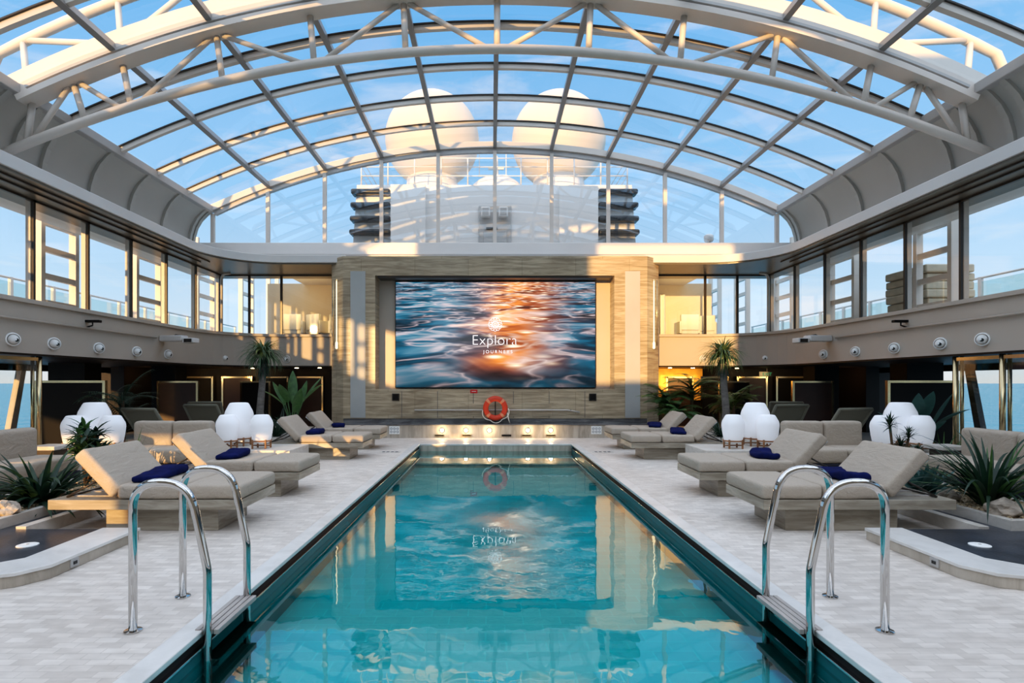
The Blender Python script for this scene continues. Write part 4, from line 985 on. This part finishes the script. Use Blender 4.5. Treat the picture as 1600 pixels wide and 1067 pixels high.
# reclining chairs beneath the balcony, backs to the pool
def recliner(x, y, rz, label, group):
    e = thing('reclining_chair', label, 'reclining chair', (x, y, 0), rz, group)
    fr = MB()
    for q in (-.38, .38): fr.tube(fillet([(q, 1.4, .34), (q, .35, .34), (q, -.12, 1.0)], .08, 5), .03, 8)
    fr.tube([(-.38, -.12, 1.0), (.38, -.12, 1.0)], .03, 8); fr.tube([(-.38, 1.4, .34), (.38, 1.4, .34)], .03, 8)
    fr.build('frame', 'lounge_fabric', e, smooth=True)
    MB().strip([[(-.37, .35, .35), (-.37, -.11, .99)], [(.37, .35, .35), (.37, -.11, .99)]]).build('backrest', 'lounge_fabric', e)
    MB().strip([[(-.37, .35, .35), (-.37, 1.4, .35)], [(.37, .35, .35), (.37, 1.4, .35)]]).build('seat', 'lounge_fabric', e)
    for q in (-.36, .36):
        for yy_ in (.3, 1.3): B((q - .02, yy_ - .02, 0), (q + .02, yy_ + .02, .34)).build('leg', 'steel_dark', e)
for s in (-1, 1):
    recliner(s * 6.75, 10.75, s * .25, 'olive sling reclining chair with its back to the pool, beside the %s lanterns' % L(s), 'reclining chairs under the %s balcony' % L(s))
    recliner(s * 6.55, 12.6, s * .1, 'olive sling reclining chair behind the %s sofa, back to the pool' % L(s), 'reclining chairs under the %s balcony' % L(s))
    recliner(s * 7.4, 14.4, s * -.2, 'olive sling reclining chair farthest back beneath the %s balcony' % L(s), 'reclining chairs under the %s balcony' % L(s))

# ================================================================== PLANTS
def blade(mb, base, az, length, width, elev, droop, n=7, fold=.25, shape=0):
    p = Vector(base); el = elev; rows = []; st = length / n
    side = Vector((-math.sin(az), math.cos(az), 0))
    for i in range(n + 1):
        t = i / n
        if shape == 0: w = width * (1 - t) ** .7 * (.55 + .45 * min(1, t * 5))
        else: w = width * max(.04, math.sin(PI * min(1, t * .93 + .06)) ** .8)
        d = Vector((math.cos(az) * math.cos(el), math.sin(az) * math.cos(el), math.sin(el)))
        up = side.cross(d)
        rows.append([p - side * w / 2 - up * (-fold * w / 2), p, p + side * w / 2 - up * (-fold * w / 2)])
        p = p + d * st; el -= droop / n
    mb.strip(rows)
def frond(mb, base, az, length, elev, droop, nl=16, ll=.3, lw=.03):
    p = Vector(base); el = elev; n = 14; pts = []
    for i in range(n + 1):
        d = Vector((math.cos(az) * math.cos(el), math.sin(az) * math.cos(el), math.sin(el))); pts.append((p.copy(), d.copy())); p = p + d * (length / n); el -= droop / n
    mb.tube([q[0] for q in pts], [.012 * (1 - .8 * i / n) for i in range(n + 1)], 4)
    for k in range(nl):
        t = .15 + .83 * k / nl; i = min(n - 1, int(t * n)); f = t * n - i
        q = pts[i][0].lerp(pts[i + 1][0], f); d = pts[i][1]; a = math.atan2(d.y, d.x); e = math.asin(max(-1, min(1, d.z)))
        for sg in (-1, 1): blade(mb, q, a + sg * 1.0, ll * (1 - .55 * abs(t - .45)), lw, e * .4 + .1, .9, 3, .1)
def plant(name, label, cat, loc, group=None): return thing(name, label, cat, loc, 0, group)
def spiky(e, rnd, n, l0, l1, w, mat, e0=.5, e1=1.4, d0=.3, d1=1.4, r=.08, name='foliage'):
    mb = MB()
    for k in range(n):
        az = rnd.random() * 2 * PI; q = rnd.random()
        blade(mb, (r * q * math.cos(az), r * q * math.sin(az), .0), az, rnd.uniform(l0, l1), w * rnd.uniform(.8, 1.2), rnd.uniform(e0, e1), rnd.uniform(d0, d1), 8, .35)
    return mb.build(name, mat, e, smooth=True, normals=False)
for s in (-1, 1):
    sd = L(s); rnd = random.Random(11 + s)
    # ponytail palms
    X = 5.28 if s > 0 else -5.42
    e = plant('ponytail_palm', 'tall ponytail palm with a mop crown on the %s, by the stone wall' % sd, 'palm tree', (X, 13.0, .34))
    MB().tube([(0, 0, -.05), (s * .03, 0, .5), (s * -.02, 0, 1.1), (s * -.05, 0, 1.6)], [.11, .085, .075, .09], 10).build('trunk', 'trunk', e, smooth=True)
    th_ = MB()
    for k in range(90):
        az = rnd.random() * 2 * PI; blade(th_, (s * -.05 + .06 * math.cos(az), .06 * math.sin(az), 1.45 + rnd.random() * .35), az, .34, .03, -.9 - rnd.random() * .5, .3, 3, .1)
    th_.build('dry_skirt', 'leaf_dark', e, normals=False)
    cr = MB()
    for k in range(300):
        az = rnd.random() * 2 * PI; blade(cr, (s * -.05 + .04 * math.cos(az), .04 * math.sin(az), 1.74 + rnd.random() * .12), az, rnd.uniform(.42, .74), .038, rnd.uniform(-.1, 1.45), rnd.uniform(1.1, 2.4), 7, .2)
    cr.build('crown', 'leaf_palm', e, smooth=True, normals=False)
# big leaved plants near the palms
rnd = random.Random(5)
e = plant('banana_plant', 'broad-leaved banana plant left of the stone wall behind the palm', 'plant', (-5.05, 14.0, .34))
mb = MB()
for az, el, ln, dr in ((2.8, 1.2, .9, .5), (1.9, 1.4, 1.1, .3), (.5, 1.15, 1.05, .5), (-.1, 1.0, .9, .7), (3.6, .95, .8, .8), (4.6, 1.1, .8, .7), (5.4, 1.2, .9, .5), (1.1, 1.35, .9, .4)):
    st0 = Vector((0, 0, 0)); d = Vector((math.cos(az) * .35, math.sin(az) * .35, 1)).normalized() * rnd.uniform(.45, .75)
    mb.tube([st0, d], .016, 5); blade(mb, d, az, ln * .8, .24, el, dr, 9, .3, 1)
mb.build('foliage', 'leaf', e, smooth=True, normals=False)
e = plant('leafy_shrub', 'dark low shrub under the banana plant', 'plant', (-5.0, 13.2, .34)); spiky(e, rnd, 110, .35, .75, .05, 'leaf_dark', .2, 1.4, .3, 1.6)
e = plant('strappy_plant', 'dark strappy plant in a grey planter between the lanterns and loungers on the left', 'plant', (-4.75, 12.2, .34)); spiky(e, rnd, 60, .4, .75, .045, 'leaf_dark', .4, 1.4, .3, 1.2)
for i, (x, y, h) in enumerate(((4.35, 14.4, .8), (5.05, 14.5, 1.1), (4.45, 13.95, .45), (6.0, 14.2, .7))):
    e = plant('fern_palm', 'feathery palm bush right of the stone wall, %s' % ('closest to the wall', 'tallest and sunlit at the back', 'lowest in front', 'beside the palm trunk')[i], 'plant', (x, y, .34), 'feathery palm bushes')
    MB().tube([(0, 0, 0), (0, 0, h)], .04, 6).build('stem', 'stem', e)
    mb = MB()
    for k in range(26): frond(mb, (0, 0, h * (.6 + .4 * rnd.random())), rnd.random() * 2 * PI, rnd.uniform(.5, .85), rnd.uniform(.4, 1.3), rnd.uniform(.8, 1.7), 16, .30, .05)
    mb.build('foliage', 'leaf' if i not in (1, 3) else 'leaf_yellow', e, smooth=True, normals=False)
e = plant('strappy_plant', 'dark strappy plant behind the third lounger on the right', 'plant', (4.85, 12.15, .34)); spiky(e, rnd, 70, .35, .7, .04, 'leaf_dark', .3, 1.4, .5, 1.5)
# gravel bed plants
e = plant('flax_plant', 'large arching dark green flax plant in the right pebble bed', 'plant', (5.2, 6.0, .19))
spiky(e, rnd, 95, .6, 1.15, .06, 'leaf_dark', .65, 1.5, .5, 2.0, .1); spiky(e, rnd, 30, .6, 1.05, .05, 'leaf', .6, 1.4, .2, 1.5, .12, 'foliage')
e = plant('agave', 'blue green agave between the nearest right lounger and the flax', 'plant', (5.06, 6.75, .19)); spiky(e, rnd, 30, .34, .52, .13, 'leaf_blue', .3, 1.3, -.1, .5, .05)
e = plant('tall_grass', 'thin grassy plant behind the agave on the right', 'plant', (5.3, 7.7, .19)); spiky(e, rnd, 26, .5, .8, .018, 'leaf', .7, 1.4, .5, 2.0, .06)
e = plant('dracaena', 'branched dark dracaena in front of the right wind screen lanterns', 'plant', (5.62, 7.95, .19))
for i, (dx, h, r) in enumerate(((-.1, .68, .15), (.16, .52, .15), (.05, .36, .16), (.3, .28, .12), (-.25, .22, .12))):
    MB().tube([(0, 0, 0), (dx * .6, 0, h * .5), (dx, 0, h)], .018, 6).build('stem', 'stem', e, smooth=True)
    mb = MB()
    for k in range(46): blade(mb, (dx, 0, h + (k % 5) * .02), rnd.random() * 2 * PI, r * rnd.uniform(.8, 1.3), .028, rnd.uniform(-.3, 1.4), .6, 4, .3)
    mb.build('foliage', 'leaf_dark', e, smooth=True, normals=False)
e = plant('flax_plant', 'dark strappy flax plant in the left pebble bed beside the nearest lounger', 'plant', (-5.05, 6.2, .19)); spiky(e, rnd, 130, .42, .82, .085, 'leaf_dark', .2, 1.45, .5, 2.0, .12)
e = plant('leafy_shrub', 'upright dark leafy shrub behind the left flax plant', 'plant', (-5.3, 7.2, .19))
for i in range(7):
    dx, dy, h = rnd.uniform(-.25, .25), rnd.uniform(-.2, .2), rnd.uniform(.35, .75)
    MB().tube([(0, 0, 0), (dx, dy, h)], .015, 5).build('stem', 'stem', e, smooth=True)
    mb = MB()
    for k in range(60): blade(mb, (dx, dy, h * (.5 + .5 * rnd.random())), rnd.random() * 2 * PI, rnd.uniform(.14, .26), .05, rnd.uniform(-.2, 1.3), .9, 4, .3, 1)
    mb.build('foliage', 'leaf_dark' if i % 3 else 'leaf', e, smooth=True, normals=False)
e = plant('tall_grass', 'few thin blades of grass by the left wind screen lanterns', 'plant', (-5.3, 8.0, .19)); spiky(e, rnd, 16, .4, .75, .03, 'leaf', 1.0, 1.5, .1, .5, .12)
e = plant('creeping_plant', 'low brown creeping plant at the edge of the left pebble bed', 'plant', (-5.45, 5.62, .19)); spiky(e, rnd, 160, .08, .22, .02, 'stem', .0, 1.3, .3, 1.5, .3)
# dark palms under the balconies
e = plant('kentia_palm', 'tall dark palm under the left balcony behind the lanterns', 'palm tree', (-7.45, 11.2, 0))
MB().tube([(0, 0, 0), (.05, 0, .6), (.0, 0, 1.2)], .035, 6).build('trunk', 'stem', e, smooth=True)
mb = MB()
for k in range(26): frond(mb, (0, 0, .4 + .8 * rnd.random()), rnd.random() * 2 * PI, rnd.uniform(.6, 1.0), rnd.uniform(.5, 1.35), rnd.uniform(.8, 1.9), 16, .28, .03)
mb.build('foliage', 'leaf_dark', e, smooth=True, normals=False)
e = plant('banana_plant', 'blue green broad-leaved plant beneath the right balcony beside the wind screen', 'plant', (7.7, 10.35, 0))
mb = MB()
for k in range(11):
    az = rnd.random() * 2 * PI; d = Vector((math.cos(az) * .3, math.sin(az) * .3, 1)).normalized() * rnd.uniform(.3, .9)
    mb.tube([(0, 0, 0), d], .015, 5); blade(mb, d, az, rnd.uniform(.5, .8), .22, rnd.uniform(.8, 1.3), rnd.uniform(.3, 1.0), 9, .3, 1)
mb.build('foliage', 'leaf_blue', e, smooth=True, normals=False)  # teal light on this plant is put into its leaf colour
e = plant('yucca', 'small spiky plant at the foot of the right wind screen', 'plant', (7.95, 10.05, 0)); spiky(e, rnd, 40, .5, .9, .045, 'leaf', .5, 1.4, .3, 1.2, .06)
# depth marker tiles set in the deck
for s in (-1, 1):
    e = tag(B((-.22, -.1, .0), (.22, .1, .004)).build('deck_marker', 'stone_curb', loc=(s * 2.3, 12.2, .001)), 'small grey marker tile set in the deck near the far %s loungers' % L(s), 'marker')
    mk = MB()
    for a in (-.14, -.05, .05, .14): mk.box((a - .03, -.06, .004), (a + .03, .06, .0055))
    mk.build('marking', 'dark_mark', e)

# ================================================================== LIGHT, WORLD, CAMERA
def sun(name, d, e, col, ang):
    l = bpy.data.lights.new(name, 'SUN'); l.energy = e; l.color = col; l.angle = math.radians(ang)
    o = bpy.data.objects.new(name, l); C.objects.link(o); o.rotation_euler = Vector(d).to_track_quat('-Z', 'Y').to_euler(); return o
sun('low_sun', SUN_D, SUN_E, (1.0, .56, .20), .6)
sun('sky_fill', (.05, .1, -1), FILL_E, (1.0, .96, .895), 120)
sun('sky_fill_front', (0, .8, -.45), FILL2_E, (1.0, .95, .9), 90)
w = bpy.data.worlds.new('sky'); bpy.context.scene.world = w; w.use_nodes = True
nt = w.node_tree; nt.nodes.clear()
out = nt.nodes.new('ShaderNodeOutputWorld')
tc = nd(nt, 'ShaderNodeTexCoord'); sp = nd(nt, 'ShaderNodeSeparateXYZ', ins={0: tc.outputs['Generated']})
sky = ramp(nt, sp.outputs[2], [(0.0, (.74, .74, .74)), (.04, (.66, .76, .86)), (.14, (.50, .70, .90)), (.30, (.30, .55, .85)), (.55, (.15, .40, .76)), (1.0, (.09, .28, .62))])
mp = nd(nt, 'ShaderNodeMapping', ins={0: tc.outputs['Generated']}); mp.inputs['Scale'].default_value = (2.2, 2.2, 9)
cn = nd(nt, 'ShaderNodeTexNoise', ins={'Vector': mp.outputs[0], 'Scale': 1.6, 'Detail': 6.0, 'Roughness': .6, 'Distortion': .5})
cf = nd(nt, 'ShaderNodeMapRange', ins={0: cn.outputs[0], 1: .52, 2: .75, 3: 0.0, 4: .55}).outputs[0]
sky = mixc(nt, cf, sky, (.86, .86, .88))
bg = nd(nt, 'ShaderNodeBackground', ins={0: sky, 1: WORLD_E}); nt.links.new(bg.outputs[0], out.inputs[0])
cam = bpy.data.cameras.new('camera'); co_ = bpy.data.objects.new('camera', cam); C.objects.link(co_)
co_.location = (-.105, 0, 1.5); co_.rotation_euler = (PI / 2, 0, 0)
cam.sensor_width = 36; cam.lens = 880 / 1600 * 36; cam.shift_x = 32 / 1600; cam.shift_y = 64.5 / 1600; cam.clip_end = 60000; cam.clip_start = .05
sc = bpy.context.scene; sc.camera = co_
sc.view_settings.view_transform = 'Standard'; sc.view_settings.look = 'None'; sc.view_settings.exposure = EXPO
vs = sc.view_settings; vs.use_curve_mapping = True; cm_ = vs.curve_mapping; cv_ = cm_.curves[3]
cm_.extend = 'EXTRAPOLATED'
for p_ in ((.06, .047), (.35, .375)): cv_.points.new(*p_)
cm_.update()
cy = sc.cycles; cy.max_bounces = 8; cy.transparent_max_bounces = 24; cy.diffuse_bounces = 4; cy.glossy_bounces = 4; cy.use_denoising = True; cy.caustics_reflective = False; cy.caustics_refractive = False
cy.sample_clamp_indirect = 6
